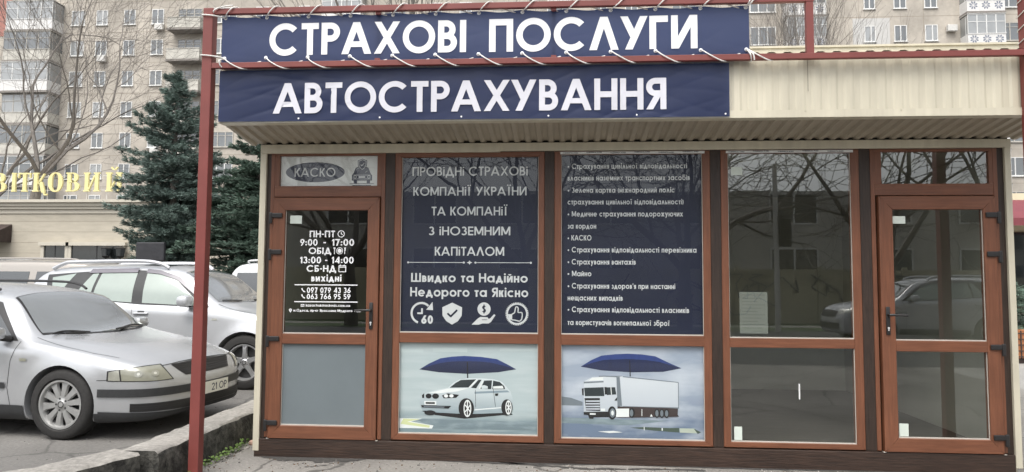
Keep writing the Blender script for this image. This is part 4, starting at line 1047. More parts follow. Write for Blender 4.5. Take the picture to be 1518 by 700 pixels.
M['silver'].node_tree.nodes['Principled BSDF'].inputs['Coat Roughness'].default_value = .18
def loft_body(T, wheels, wr, wy):
    """body skin from length-wise curves, wheel arches cut out; returns a mesh in car coordinates (x forward, z up, origin under the front axle)"""
    f = {k: pchip(v) for k, v in T.items()}
    x0, x1 = T['zc'][0][0], T['zc'][-1][0]
    lo, hi = min(x0, x1), max(x0, x1)
    n = 130; xs = []
    for i in range(n + 1):
        t = i / n; e = .5 - .5 * math.cos(math.pi * t); xs.append(lo + (hi - lo) * (.55 * t + .45 * e))
    rows = []
    for x in xs:
        w, zb, zs, zc, yr, zr = (f[k](x) for k in ('w', 'zb', 'zs', 'zc', 'yr', 'zr'))
        ys = w - f['ins'](x); zm = zb + (zs - zb) * .6
        yr = min(yr, ys - .01)
        bul = f['bul'](x) if 'bul' in f else .01
        ctrl = [(0, zb), (.55 * w, zb), (.9 * w, zb + .01), (.985 * w, zb + .10 * (zs - zb) + .02), (w, zm), (w - .2 * (w - ys), zm + (zs - zm) * .72), (ys, zs),
                (ys + (yr - ys) * .33 + bul, zs + (zr - zs) * .36), (ys + (yr - ys) * .68 + bul * .8, zs + (zr - zs) * .72), (yr, zr), (yr * .78, zr + (zc - zr) * .52), (yr * .4, zr + (zc - zr) * .88), (0, zc)]
        P = [Vector((a, b, 0)) for a, b in ctrl]; prof = []
        for i in range(len(P) - 1):
            q0, q1, q2, q3 = P[max(i - 1, 0)], P[i], P[i + 1], P[min(i + 2, len(P) - 1)]
            for j in range(4):
                t = j / 4
                # half-strength tangents keep the corners tight
                t1, t2 = (q2 - q0) * .38, (q3 - q1) * .38
                h = (2 * t**3 - 3 * t**2 + 1) * q1 + (t**3 - 2 * t**2 + t) * t1 + (-2 * t**3 + 3 * t**2) * q2 + (t**3 - t**2) * t2
                prof.append((max(0, h.x), h.y))
        prof[0] = (0, zb); prof.append((0, zc))
        rows.append((x, prof))
    m = len(rows[0][1]); vs = []; fs = []
    for x, prof in rows:
        vs += [(x, -y, z) for y, z in prof] + [(x, y, z) for y, z in prof[-2:0:-1]]
    k = 2 * m - 2
    for i in range(len(rows) - 1):
        for j in range(k): fs.append((i * k + j, i * k + (j + 1) % k, (i + 1) * k + (j + 1) % k, (i + 1) * k + j))
    fs.append(tuple(range(k))[::-1]); fs.append(tuple((len(rows) - 1) * k + j for j in range(k)))
    me = bpy.data.meshes.new('car_body'); me.from_pydata(vs, [], fs)
    bm = bmesh.new(); bm.from_mesh(me); bmesh.ops.recalc_face_normals(bm, faces=bm.faces[:]); bm.to_mesh(me); bm.free()
    ob = bpy.data.objects.new('tmp_body', me); COL.objects.link(ob)
    cb = MB()
    for wx in wheels:
        for s in (-1, 1):
            n_ = 40; vs = []
            for yy in (s * (wy - .36), s * (wy + .4)):
                vs += [(wx + (wr) * math.cos(2 * math.pi * j / n_), yy, wr * .0 + T['wz'] + wr * math.sin(2 * math.pi * j / n_)) for j in range(n_)] if False else [(wx + wr * math.cos(2 * math.pi * j / n_), yy, WZ[0] + wr * math.sin(2 * math.pi * j / n_)) for j in range(n_)]
            cb.add(vs, [(j, (j + 1) % n_, n_ + (j + 1) % n_, n_ + j) for j in range(n_)] + [tuple(range(n_))[::-1], tuple(range(n_, 2 * n_))], 1)
    cme = bpy.data.meshes.new('tmp_cut'); cme.from_pydata(cb.v, [], cb.f)
    cme.materials.append(M['well']); cme.materials.append(M['well']); cme.polygons.foreach_set('material_index', [1] * len(cme.polygons))
    bm = bmesh.new(); bm.from_mesh(cme); bmesh.ops.recalc_face_normals(bm, faces=bm.faces[:]); bm.to_mesh(cme); bm.free()
    co = bpy.data.objects.new('tmp_cut', cme); COL.objects.link(co)
    me.materials.append(M['silver']); me.materials.append(M['well'])
    md = ob.modifiers.new('cut', 'BOOLEAN'); md.operation = 'DIFFERENCE'; md.object = co; md.solver = 'EXACT'
    dg = bpy.context.evaluated_depsgraph_get()
    res = bpy.data.meshes.new_from_object(ob.evaluated_get(dg))
    bpy.data.objects.remove(ob); bpy.data.objects.remove(co)
    return res
WZ = [.316]

class Car:
    def __init__(s, T, wheels, wr, wy, wz, paint, root, flare=.014):
        WZ[0] = wz
        me = loft_body(T, wheels, wr, wy)
        for v in me.vertices:
            for wx in wheels:
                d = math.hypot(v.co.x - wx, v.co.z - wz)
                if wr - .01 < d < wr + .10 and abs(v.co.y) > wy - .2 and v.co.z < .95:
                    k = 1 - (d - wr) / .10
                    v.co.y += math.copysign(flare * max(0, min(1, k)) ** .8, v.co.y)
        me.materials.clear(); me.materials.append(paint); me.materials.append(M['well'])
        me.polygons.foreach_set('use_smooth', [True] * len(me.polygons)); me.set_sharp_from_angle(angle=R(50))
        me.name = 'body'
        s.body = bpy.data.objects.new('body', me); COL.objects.link(s.body); s.body.parent = root
        bm = bmesh.new(); bm.from_mesh(me); s.bvh = BVHTree.FromBMesh(bm); bm.free()
        s.root = root
    def hit(s, o, d):
        p, n, i, q = s.bvh.ray_cast(Vector(o), Vector(d).normalized())
        return (p, n) if p is not None else (None, None)
    def cast(s, kind, a, b):
        if kind == 'R': p, n = s.hit((a, -3, b), (0, 1, 0)); dd = Vector((0, -1, 0))
        elif kind == 'L': p, n = s.hit((a, 3, b), (0, -1, 0)); dd = Vector((0, 1, 0))
        elif kind == 'T': p, n = s.hit((a, b, 4), (0, 0, -1)); dd = Vector((0, 0, 1))
        elif kind == 'F': p, n = s.hit((3, a, b), (-1, 0, 0)); dd = Vector((1, 0, 0))
        else:   # polar round the point (0.1, 0)
            dd = Vector((math.cos(R(a)), math.sin(R(a)), 0)); p, n = s.hit(Vector((.1, 0, b)) + dd * 4, -dd)
        if p is None: return None, None
        if n.dot(dd) < 0: n = -n
        return p, n
    def patch(s, name, kind, bot, top, m, off=.004, nu=24, nv=8, parent=None, sub=None, edge=.0):
        """a skin piece: lower and upper boundary polylines in the cast's own coordinates"""
        def samp(pl, t):
            L = [math.dist(a, b) for a, b in zip(pl[:-1], pl[1:])]; T_ = sum(L) * t
            for a, b, l in zip(pl[:-1], pl[1:], L):
                if T_ <= l or b is pl[-1]:
                    q = min(1, T_ / l) if l else 0
                    return (a[0] + (b[0] - a[0]) * q, a[1] + (b[1] - a[1]) * q)
                T_ -= l
        mb = MB(); vs = []; last = None
        for j in range(nv + 1):
            for i in range(nu + 1):
                a, b = samp(bot, i / nu), samp(top, i / nu); t = j / nv
                p, n = s.cast(kind, a[0] + (b[0] - a[0]) * t, a[1] + (b[1] - a[1]) * t)
                if p is None: vs.append(last or (0, 0, 0)); continue
                o_ = off
                q = p + n * o_; last = tuple(q); vs.append(last)
        mb.add(vs, [(j * (nu + 1) + i, j * (nu + 1) + i + 1, (j + 1) * (nu + 1) + i + 1, (j + 1) * (nu + 1) + i) for j in range(nv) for i in range(nu)])
        return mb.build(name, m, parent or s.root, smooth=True, angle=60, local=True)
    def gap(s, kind, pts, w=.006):
        mb = MB(); s.line(mb, kind, pts, w); return mb.build('panel_gap', M['seam'], s.root, local=True)
    def line(s, mb, kind, pts, w=.006, off=.0012, k=10):
        P = []
        for a, b in zip(pts[:-1], pts[1:]): P += [(a[0] + (b[0] - a[0]) * i / k, a[1] + (b[1] - a[1]) * i / k) for i in range(k)]
        P.append(pts[-1]); vs = []
        prev = None
        for i, (a, b) in enumerate(P):
            q0, q1 = P[max(0, i - 1)], P[min(len(P) - 1, i + 1)]
            dx, dy = q1[0] - q0[0], q1[1] - q0[1]; l = math.hypot(dx, dy) or 1; nx, ny = -dy / l * w / 2, dx / l * w / 2
            if kind == 'P': nx *= 60
            for sg in (1, -1):
                p, n = s.cast(kind, a + nx * sg, b + ny * sg)
                if p is None: p, n = (prev or (Vector((0, 0, .5)), Vector((0, 0, 1))))
                prev = (p, n); vs.append(p + n * off)
        mb.add(vs, [(2 * i, 2 * i + 1, 2 * i + 3, 2 * i + 2) for i in range(len(P) - 1)])

def make_wheel(root, x, y, r, wid, rim_r, spokes, style, side, rim_m):
    """side=-1: outer face looks to -y"""
    w = empty('wheel', (x, y, r)); w.parent = root
    s = side; tw = wid
    mb = MB()
    prof = [(rim_r, s * -tw * .1), (rim_r + .005, s * tw * .42), (rim_r + .02, s * tw * .5), (r - .035, s * tw * .5), (r - .012, s * tw * .44), (r, s * tw * .33), (r, -s * tw * .33), (r - .02, -s * tw * .48), (rim_r, -s * tw * .5)]
    mb.lathe(prof, 56)
    # tread grooves
    mb.build('tyre', M['tyre'], w, smooth=True, angle=40, local=True)
    mb = MB()
    # barrel and lip
    mb.lathe([(rim_r + .002, s * tw * .40), (rim_r + .004, s * tw * .46), (rim_r - .012, s * tw * .46), (rim_r - .022, s * tw * .36), (rim_r - .026, -s * tw * .3)], 56)
    yo = s * tw * .34
    for k in range(spokes):
        a = 2 * math.pi * (k + (.25 if style == 'slot' else .25)) / spokes
        if style == 'slot':
            prof2 = [(.06, .021), (.095, .027), (.125, .0285), (.155, .031), (.175, .036), (rim_r - .027, .046), (rim_r - .012, .066)]
        else:
            prof2 = [(.05, .045), (.10, .034), (.16, .03), (rim_r - .035, .036), (rim_r - .016, .05)]
        vs = []
        for i, (rr, hw) in enumerate(prof2):
            dep = yo + s * (.02 if style == 'slot' else .028) * math.sin(math.pi * (rr / rim_r) * .55 + .7) - s * .012
            for (o, d) in ((-hw, -s * .022), (-hw * .75, 0), (hw * .75, 0), (hw, -s * .022)):
                ca, sa = math.cos(a), math.sin(a)
                vs.append((rr * ca - o * sa, dep + d, rr * sa + o * ca))
        mb.add(vs, [(i * 4 + j, i * 4 + j + 1, i * 4 + j + 5, i * 4 + j + 4) for i in range(len(prof2) - 1) for j in range(3)])
    mb.lathe([(0, yo + s * .014), (.03, yo + s * .014), (.036, yo + s * .008), (.075, yo + s * .004), (.082, yo - s * .02)], 32)
    mb.build('rim', rim_m, w, smooth=True, angle=40, local=True)
    mb = MB(); mb.lathe([(0, yo - s * .05), (rim_r - .02, yo - s * .045)], 32)
    for k in range(5):
        a = 2 * math.pi * (k + .5) / 5; mb.lathe([(0, yo + s * .008), (.010, yo + s * .008), (.011, yo - s * .004)], 10, at=(.053 * math.cos(a), 0, .053 * math.sin(a)))
    mb.lathe([(.022, yo + s * .0145), (.027, yo + s * .0155), (.031, yo + s * .0145)], 24)
    mb.build('hub', M['rimdark'], w, local=True)
    return w

# ---------------- silver estate car in the foreground
def make_estate():
    ang = R(-6)
    root = empty('parked_car', (-1.79, 1.025, .05), 'silver estate car with black bumper strip parked nearest the kerb, nose behind the red post', 'car', 'cars parked beside the kiosk', ang)
    T = {'zc': [(-3.74, .62), (-3.70, .90), (-3.55, 1.18), (-3.35, 1.33), (-2.8, 1.395), (-1.9, 1.41), (-1.25, 1.385), (-.86, 1.315), (-.22, .915), (-.05, .885), (.3, .835), (.6, .755), (.74, .70), (.80, .665), (.85, .60), (.89, .555), (.93, .50)],
         'zr': [(-3.74, .60), (-3.70, .88), (-3.5, 1.15), (-3.3, 1.28), (-2.8, 1.335), (-1.9, 1.35), (-1.25, 1.325), (-.84, 1.265), (-.33, .905), (-.1, .868), (.3, .808), (.6, .732), (.74, .682), (.80, .65), (.85, .588), (.89, .545), (.93, .48)],
         'yr': [(-3.74, .5), (-3.5, .56), (-2.8, .555), (-1.3, .555), (-.84, .575), (-.33, .72), (-.1, .66), (.3, .60), (.6, .55), (.8, .46), (.89, .34), (.93, .2)],
         'zs': [(-3.74, .55), (-3.66, .86), (-2.5, .90), (-1, .875), (-.4, .855), (0, .80), (.4, .725), (.65, .665), (.78, .625), (.85, .565), (.89, .52), (.93, .46)],
         'zb': [(-3.74, .33), (-3.6, .23), (-2.5, .15), (.3, .15), (.7, .165), (.86, .20), (.91, .26), (.93, .33)],
         'w': [(-3.74, .62), (-3.62, .78), (-3.3, .845), (-2.5, .865), (-1, .87), (0, .868), (.35, .852), (.55, .82), (.70, .765), (.78, .705), (.84, .62), (.89, .49), (.93, .25)],
         'ins': [(-3.74, .05), (-2.5, .045), (-.4, .045), (0, .055), (.5, .07), (.93, .06)],
         'bul': [(-3.7, .02), (-.9, .02), (-.5, .02), (-.2, .0), (.93, 0)]}
    c = Car(T, (0, -2.70), .352, .78, .316, M['silver'], root)
    # glazing
    c.patch('windscreen_seal', 'T', [(-.165, 0), (-.22, .40), (-.355, .70)], [(-.845, 0), (-.84, .30), (-.805, .57)], M['black'], .003, 24, 14)
    c.patch('windscreen_seal', 'T', [(-.165, 0), (-.22, -.40), (-.355, -.70)], [(-.845, 0), (-.84, -.30), (-.805, -.57)], M['black'], .003, 24, 14)
    c.patch('windscreen', 'T', [(-.378, -.685), (-.25, -.40), (-.195, 0), (-.25, .40), (-.378, .685)], [(-.795, -.55), (-.825, -.30), (-.83, 0), (-.825, .30), (-.795, .55)], M['wscreen'], .006, 40, 18)
    for k in 'RL':
        c.patch('window_seal', k, [(-3.1, .90), (-2.0, .885), (-1.0, .875), (-.50, .872)], [(-2.95, 1.26), (-2.0, 1.315), (-1.25, 1.295), (-.88, 1.215)], M['black'], .003, 40, 10)
        c.patch('side_window', k, [(-1.50, .90), (-1.0, .893), (-.56, .893)], [(-1.46, 1.275), (-1.2, 1.265), (-.93, 1.19)], M['darkglass'], .006, 24, 10)
        c.patch('side_window', k, [(-2.45, .91), (-1.57, .90)], [(-2.40, 1.275), (-1.54, 1.285)], M['darkglass'], .006, 24, 10)
    # panel gaps
    for k in 'RL':
        c.gap(k, [(-.47, .87), (-.53, .70), (-.55, .45), (-.50, .23)]); c.gap(k, [(-1.53, .88), (-1.53, .23)]); c.gap(k, [(.36, .54), (.52, .545)])
    for s in (-1, 1): c.gap('T', [(-.36, s * .755), (0, s * .772), (.25, s * .765), (.47, s * .715)], .005)
    c.gap('P', [(-52, .635), (-40, .648), (-25, .662), (0, .668), (25, .662), (40, .648), (52, .635)])
    # front end
    c.patch('bumper_strip', 'P', [(-72, .395), (-40, .39), (0, .385), (40, .39), (72, .395)], [(-72, .465), (-40, .462), (0, .455), (40, .462), (72, .465)], M['trim'], .012, 60, 6)
    for s in (-1, 1):
        c.patch('bumper_strip', 'R' if s < 0 else 'L', [(.3, .395), (.53, .396)], [(.3, .466), (.53, .466)], M['trim'], .012, 10, 4) if False else None
    c.patch('grille', 'P', [(-24, .545), (0, .54), (24, .545)], [(-33, .650), (0, .664), (33, .650)], M['black'], .004, 40, 8)
    for q in range(5):
        mb = MB(); z = .558 + q * .0215; a = 24 + q * 1.8
        c.line(mb, 'P', [(-a, z), (0, z - .002), (a, z)], .008, .014, 16); mb.build('grille_bar', M['rimdark'], root, local=True)
    c.patch('lower_grille', 'P', [(-55, .262), (0, .24), (55, .262)], [(-55, .335), (0, .322), (55, .335)], M['black'], .006, 40, 6)
    for q in range(4):
        mb = MB(); z = .258 + q * .02; c.line(mb, 'P', [(-54, z + .012), (0, z - .002), (54, z + .012)], .006, .012, 16); mb.build('grille_bar', M['trim'], root, local=True)
    c.patch('front_apron', 'P', [(-74, .165), (-35, .18), (0, .19), (35, .18), (74, .165)], [(-74, .268), (-35, .245), (0, .24), (35, .245), (74, .262)], M['trim'], .008, 60, 6)
    for s in (-1, 1):
        c.patch('headlight_seal', 'P', [(s * 67.5, .534), (s * 44, .524), (s * 33, .525)], [(s * 67.5, .622), (s * 50, .659), (s * 39.2, .664)], M['black'], .003, 20, 8)
        hl = c.patch('headlight', 'P', [(s * 59.5, .538), (s * 44, .530), (s * 34, .531)], [(s * 60.5, .634), (s * 50, .651), (s * 40, .657)], M['lamp'], .005, 20, 8)
        c.patch('indicator', 'P', [(s * 66.5, .541), (s * 60.2, .538)], [(s * 66.5, .614), (s * 61.2, .632)], M['lamp3'], .006, 8, 6, parent=hl)
        for ph in (51.5, 43.5):
            mb = MB(); p_, n_ = c.cast('P', s * ph, .594)
            if p_ is not None:
                u_ = n_.cross(Vector((0, 0, 1))).normalized(); v_ = u_.cross(n_); ctr = p_ + n_ * .0065
                vs = [ctr + u_ * .034 * math.cos(6.283 * j / 20) + v_ * .03 * math.sin(6.283 * j / 20) for j in range(20)]
                mb.add(vs, [tuple(range(20))]); mb.add([ctr + n_ * .001 + (q - ctr) * .4 for q in vs], [tuple(range(20))], 1)
                mb.build('reflector', [M['lamp3'], M['lamp2']], hl, local=True)
    # number plate
    mb = MB(); mb.box(.90, .948, -.27, .27, .325, .452, 0, .004); pl_b = mb.build('plate_holder', M['black'], root, local=True)
    mb = MB(); mb.box(.9485, .952, -.26, .26, .332, .446); pl = mb.build('number_plate', M['plate'], root, local=True)
    tm = MB(); text(tm, '21', -.02, .065, .342, .07, 0, .15); text(tm, 'OP', .105, .235, .342, .07, 0, .15)
    tm.v = [(.9525 - y, x, z + .01) for x, y, z in tm.v]
    tm.build('plate_text', M['ink'], pl, local=True)
    mb = MB(); mb.box(.9521, .9528, -.258, -.215, .334, .444); mb.build('plate_band', M['plate_blue'], pl, local=True)
    # side strip, mirror, rails, wipers
    for k, s in (('R', -1), ('L', 1)):
        c.patch('door_strip', k, [(-2.2, .445), (-.57, .445)], [(-2.2, .50), (-.57, .50)], M['trim'], .012, 30, 4)
        c.patch('sill', k, [(-2.32, .165), (-.36, .165)], [(-2.32, .30), (-.36, .30)], M['trim'], .008, 30, 4)
        c.patch('side_indicator', k, [(-.43, .695), (-.36, .695)], [(-.43, .72), (-.36, .72)], M['lamp'], .008, 6, 4)
        mb = MB(); mb.box(-.70, -.56, s * .96 - .09, s * .96 + .09, .885, 1.005, 0, .045); mb.build('mirror', M['silver'], root, smooth=True, local=True)
        mb = MB(); mb.tube([(-.58, s * .82, .89), (-.62, s * .9, .90)], [.03, .025], 8); mb.box(-.715, -.70, s * .96 - .075, s * .96 + .075, .90, .99); mb.build('mirror_foot', M['black'], root, smooth=True, local=True)
        mb = MB(); mb.tube(smooth_path([(-1.0, s * .545, 1.335), (-1.12, s * .56, 1.385), (-1.4, s * .565, 1.415), (-2.4, s * .565, 1.42), (-3.0, s * .56, 1.40), (-3.15, s * .55, 1.33)]), .014, 8); mb.build('roof_rail', M['black'], root, smooth=True, local=True)
        mb = MB(); mb.box(-1.42, -1.24, s * .875 - .012, s * .875 + .012, .74, .77, 0, .01); mb.build('door_handle', M['silver'], root, smooth=True, local=True)
    for (y0, y1) in ((-.30, -.70 + .06), (.12, .58)):
        P = []
        for i in range(9):
            t = i / 8; x = -.205 - .10 * t - .04 * math.sin(math.pi * t); p, n = c.cast('T', x, y0 + (y1 - y0) * t); P.append(p + n * .018)
        P2 = []
        for i in range(5):
            t = i / 4; p, n = c.cast('T', -.175 - .06 * t, y0 - .1 + (y1 - y0) * .5 * t); P2.append(p + n * .03)
        mb = MB(); mb.tube(P, .009, 6); mb.tube(P2, .011, 6); mb.build('wiper', M['black'], root, smooth=True, local=True)
    for wx in (0, -2.70):
        for s in (-1, 1): make_wheel(root, wx, s * .765, .316, .205, .215, 10, 'slot', s, M['rim'])
    return root
estate = make_estate()

# ---------------- pale silver off-roader behind it
def make_suv(loc, rz, label, paint, group='cars parked beside the kiosk', glass='sideglass'):
    root = empty('parked_car', loc, label, 'car', group, rz)
    T = {'zc': [(-3.5, .70), (-3.46, 1.0), (-3.36, 1.28), (-3.14, 1.56), (-2.9, 1.63), (-2.0, 1.665), (-1.45, 1.655), (-1.05, 1.585), (-.34, 1.125), (-.1, 1.065), (.3, 1.005), (.62, .93), (.78, .84), (.85, .74), (.9, .58)],
         'zr': [(-3.5, .68), (-3.44, 1.0), (-3.3, 1.3), (-3.1, 1.5), (-2.9, 1.56), (-2.0, 1.595), (-1.45, 1.585), (-1.0, 1.53), (-.42, 1.125), (-.15, 1.045), (.3, .98), (.62, .905), (.78, .82), (.85, .72), (.9, .56)],
         'yr': [(-3.5, .55), (-3.2, .57), (-2.9, .60), (-1.4, .605), (-1.0, .625), (-.42, .76), (-.15, .68), (.3, .6), (.7, .52), (.85, .38), (.9, .24)],
         'zs': [(-3.5, .62), (-3.42, 1.12), (-2.6, 1.17), (-1.5, 1.12), (-.8, 1.085), (-.4, 1.06), (0, 1.0), (.4, .92), (.7, .82), (.84, .68), (.9, .54)],
         'zb': [(-3.5, .42), (-3.3, .31), (-2.5, .27), (.3, .25), (.75, .26), (.86, .32), (.9, .42)],
         'w': [(-3.5, .66), (-3.4, .80), (-3.1, .87), (-2.5, .895), (-1, .895), (0, .90), (.4, .885), (.62, .84), (.76, .74), (.85, .58), (.9, .3)],
         'ins': [(-3.5, .05), (-2.6, .05), (-.4, .05), (0, .06), (.5, .09), (.9, .06)],
         'bul': [(-3.4, .03), (-1, .025), (-.5, .02), (-.2, 0), (.9, 0)]}
    c = Car(T, (0, -2.56), .405, .80, .36, paint, root, .022)
    c.patch('windscreen', 'T', [(-.45, -.73), (-.375, -.42), (-.345, 0), (-.375, .42), (-.45, .73)], [(-1.0, -.60), (-1.035, -.3), (-1.04, 0), (-1.035, .3), (-1.0, .60)], M['wscreen'], .005, 40, 18)
    for k, s in (('R', -1), ('L', 1)):
        c.patch('window_seal', k, [(-2.86, 1.245), (-2.5, 1.185), (-1.5, 1.105), (-.52, 1.075)], [(-2.98, 1.50), (-2.0, 1.575), (-1.40, 1.56), (-1.06, 1.475)], M['trim'], .003, 44, 12)
        c.patch('side_window', k, [(-1.47, 1.125), (-1.0, 1.105), (-.62, 1.092)], [(-1.52, 1.525), (-1.33, 1.51), (-1.06, 1.43)], M[glass], .006, 24, 10)
        c.patch('side_window', k, [(-2.19, 1.165), (-1.62, 1.130)], [(-2.17, 1.525), (-1.66, 1.528)], M[glass], .006, 20, 10)
        c.patch('side_window', k, [(-2.46, 1.195), (-2.225, 1.17)], [(-2.30, 1.51), (-2.215, 1.52)], M[glass], .006, 10, 10)
        c.patch('side_window', k, [(-2.80, 1.30), (-2.66, 1.265)], [(-2.88, 1.46), (-2.55, 1.515)], M[glass], .006, 12, 10)
        c.patch('wind_deflector', k, [(-1.535, 1.528), (-1.33, 1.51), (-1.06, 1.432), (-.70, 1.20)], [(-1.535, 1.578), (-1.33, 1.555), (-1.04, 1.475), (-.68, 1.235)], M['visor'] if 'visor' in M else M['trim'], .016, 24, 4)
        c.patch('wind_deflector', k, [(-2.36, 1.517), (-1.66, 1.53)], [(-2.34, 1.572), (-1.66, 1.585)], M['visor'] if 'visor' in M else M['trim'], .016, 20, 4)
        mb = MB(); mb.box(-.86, -.70, s * 1.0 - .10, s * 1.0 + .10, 1.085, 1.235, 0, .05); mb.build('mirror', paint, root, smooth=True, local=True)
        mb = MB(); mb.box(-.82, -.72, s * .91 - .04, s * .91 + .05, 1.075, 1.098, 0, .01); mb.build('mirror_foot', M['black'], root, local=True)
        mb = MB(); mb.tube(smooth_path([(-1.25, s * .60, 1.60), (-1.38, s * .61, 1.665), (-1.7, s * .615, 1.695), (-2.6, s * .61, 1.68), (-2.78, s * .605, 1.66), (-2.95, s * .60, 1.585)]), .026, 10); mb.build('roof_rail', M['whitesilver'], root, smooth=True, local=True)
        mb = MB(); p, n = c.cast(k, -1.46, .985); mb.box(-1.56, -1.35, p.y - .028, p.y + .028, .972, 1.002, 0, .014); mb.build('door_handle', paint, root, smooth=True, local=True)
        mb = MB(); p, n = c.cast(k, -2.33, 1.0); mb.box(-2.43, -2.22, p.y - .028, p.y + .028, .987, 1.017, 0, .014); mb.build('door_handle', paint, root, smooth=True, local=True)
        c.patch('handle_cup', k, [(-1.51, .965), (-1.40, .965)], [(-1.50, 1.02), (-1.41, 1.02)], M['rimdark'], .003, 8, 6)
        c.patch('side_indicator', k, [(-.46, .905), (-.38, .905)], [(-.45, .93), (-.39, .93)], M['lamp2'], .006, 6, 4)
        c.patch('headlight', 'P', [(s * 66, .80), (s * 48, .74), (s * 36, .72)], [(s * 70, .90), (s * 50, .86), (s * 38, .83)], M['lamp2'], .006, 20, 8)
        c.patch('sill', k, [(-2.1, .27), (-.45, .27)], [(-2.1, .40), (-.45, .40)], M['trim'], .01, 30, 4)
    c.patch('grille', 'P', [(-32, .66), (0, .65), (32, .66)], [(-34, .80), (0, .815), (34, .80)], M['black'], .006, 30, 8)
    c.patch('lower_grille', 'P', [(-40, .38), (0, .37), (40, .38)], [(-40, .52), (0, .52), (40, .52)], M['black'], .006, 30, 8)
    c.patch('sunroof', 'T', [(-1.75, -.4), (-1.75, .4)], [(-1.35, -.4), (-1.35, .4)], M['darkglass'], .006, 12, 10)
    for k in 'RL':
        c.gap(k, [(-.54, 1.07), (-.60, .9), (-.62, .5), (-.56, .3)]); c.gap(k, [(-1.585, 1.11), (-1.60, .30)]); c.gap(k, [(-2.44, 1.18), (-2.36, .95), (-2.1, .65)])
    for s in (-1, 1): c.gap('T', [(-.42, s * .79), (0, s * .77), (.4, s * .72), (.7, s * .6)], .008)
    for (y0, y1) in ((-.25, -.66), (.15, .6)):
        P = []
        for i in range(9):
            t = i / 8; p, n = c.cast('T', -.37 - .07 * t, y0 + (y1 - y0) * t); P.append(p + n * .02)
        mb = MB(); mb.tube(P, .01, 6); mb.build('wiper', M['black'], root, smooth=True, local=True)
    for wx in (0, -2.56):
        for s in (-1, 1): make_wheel(root, wx, s * .79, .36, .225, .235, 5, 'star', s, M['rim2'])
    return root
M['visor'] = mat('smoked plastic visor', (.14, .13, .15), .2, .1, 3, coat=.6)
suv = make_suv((-1.545, 4.05, .05), R(-1), 'pale silver off-road car with roof rails standing behind the estate car', M['whitesilver'])

def make_van(loc, rz, label, paint, h, group='cars parked beside the kiosk', L=3.6):
    root = empty('parked_van', loc, label, 'van', group, rz)
    s_ = h / 1.8
    T = {'zc': [(-L, .7), (-L + .05, 1.2), (-L + .14, 1.62 * s_), (-L + .4, 1.76 * s_), (-2.0, 1.80 * s_), (-1.2, 1.79 * s_), (-.7, 1.68 * s_), (-.05, 1.16), (.35, 1.06), (.65, .95), (.8, .8), (.85, .6)],
         'zr': [(-L, .68), (-L + .05, 1.1), (-L + .16, 1.55 * s_), (-L + .4, 1.69 * s_), (-2.0, 1.735 * s_), (-1.2, 1.72 * s_), (-.65, 1.6 * s_), (-.12, 1.15), (.35, 1.04), (.65, .93), (.8, .78), (.85, .58)],
         'yr': [(-L, .6), (-L + .3, .68), (-1.2, .69), (-.65, .7), (-.12, .76), (.35, .62), (.8, .42), (.85, .3)],
         'zs': [(-L, .62), (-L + .1, 1.05), (-1.5, 1.08), (-.4, 1.06), (0, 1.02), (.5, .9), (.8, .7), (.85, .55)],
         'zb': [(-L, .4), (-L + .2, .3), (.5, .25), (.8, .3), (.85, .4)],
         'w': [(-L, .7), (-L + .1, .84), (-2.5, .88), (0, .885), (.4, .87), (.65, .8), (.8, .6), (.85, .35)],
         'ins': [(-L, .04), (0, .05), (.5, .08), (.85, .05)], 'bul': [(-L, .02), (-.6, .02), (-.2, 0), (.85, 0)]}
    c = Car(T, (0, -2.65), .37, .79, .33, paint, root)
    c.patch('windscreen', 'T', [(-.14, -.72), (-.06, 0), (-.14, .72)], [(-.66, -.64), (-.69, 0), (-.66, .64)], M['darkglass'], .005, 30, 14)
    for k, s in (('R', -1), ('L', 1)):
        for (a, b, d, e) in ((-1.15, -.3, -1.15, -.66), (-2.15, -1.27, -2.15, -1.27), (-L + .22, -2.3, -L + .3, -2.3)):
            c.patch('side_window', k, [(a, 1.12), (b, 1.10)], [(d, 1.55 * s_), (e, 1.55 * s_)], M['darkglass'], .005, 16, 8)
        mb = MB(); mb.tube(smooth_path([(-.8, s * .66, 1.72 * s_), (-1.0, s * .67, 1.80 * s_), (-2.9, s * .67, 1.80 * s_), (-3.1, s * .66, 1.74 * s_)]), .02, 8); mb.build('roof_rail', paint, root, smooth=True, local=True)
        mb = MB(); mb.box(-.5, -.36, s * .98 - .08, s * .98 + .08, 1.1, 1.28, 0, .04); mb.build('mirror', M['black'], root, smooth=True, local=True)
    for wx in (0, -2.65):
        for s in (-1, 1): make_wheel(root, wx, s * .78, .33, .2, .21, 10, 'slot', s, M['rim'])
    return root
make_van((-10.2, 8.3, .05), R(180), 'beige grey people carrier at the far left, its roof and dark windows in view', M['beige_car'], 1.84)
make_van((-.6, 8.6, .05), R(0), 'white van seen over the bonnet of the pale off-road car', M['white_car'], 1.84)
# ------------------------------------------------------------------ trees
M['bark'] = mat('grey bark', (.15, .135, .118), .9, .35, 12, .5, stretch=(1, 1, .3))
M['twig'] = mat('grey twigs', (.15, .135, .12), .9, .25, 6)
M['needle'] = mat('blue green needles', (.13, .18, .155), .75, .45, 2.2, var2=.4, scale2=5)
M['needle2'] = mat('green needles', (.11, .165, .125), .75, .4, 2.2, var2=.3, scale2=9)

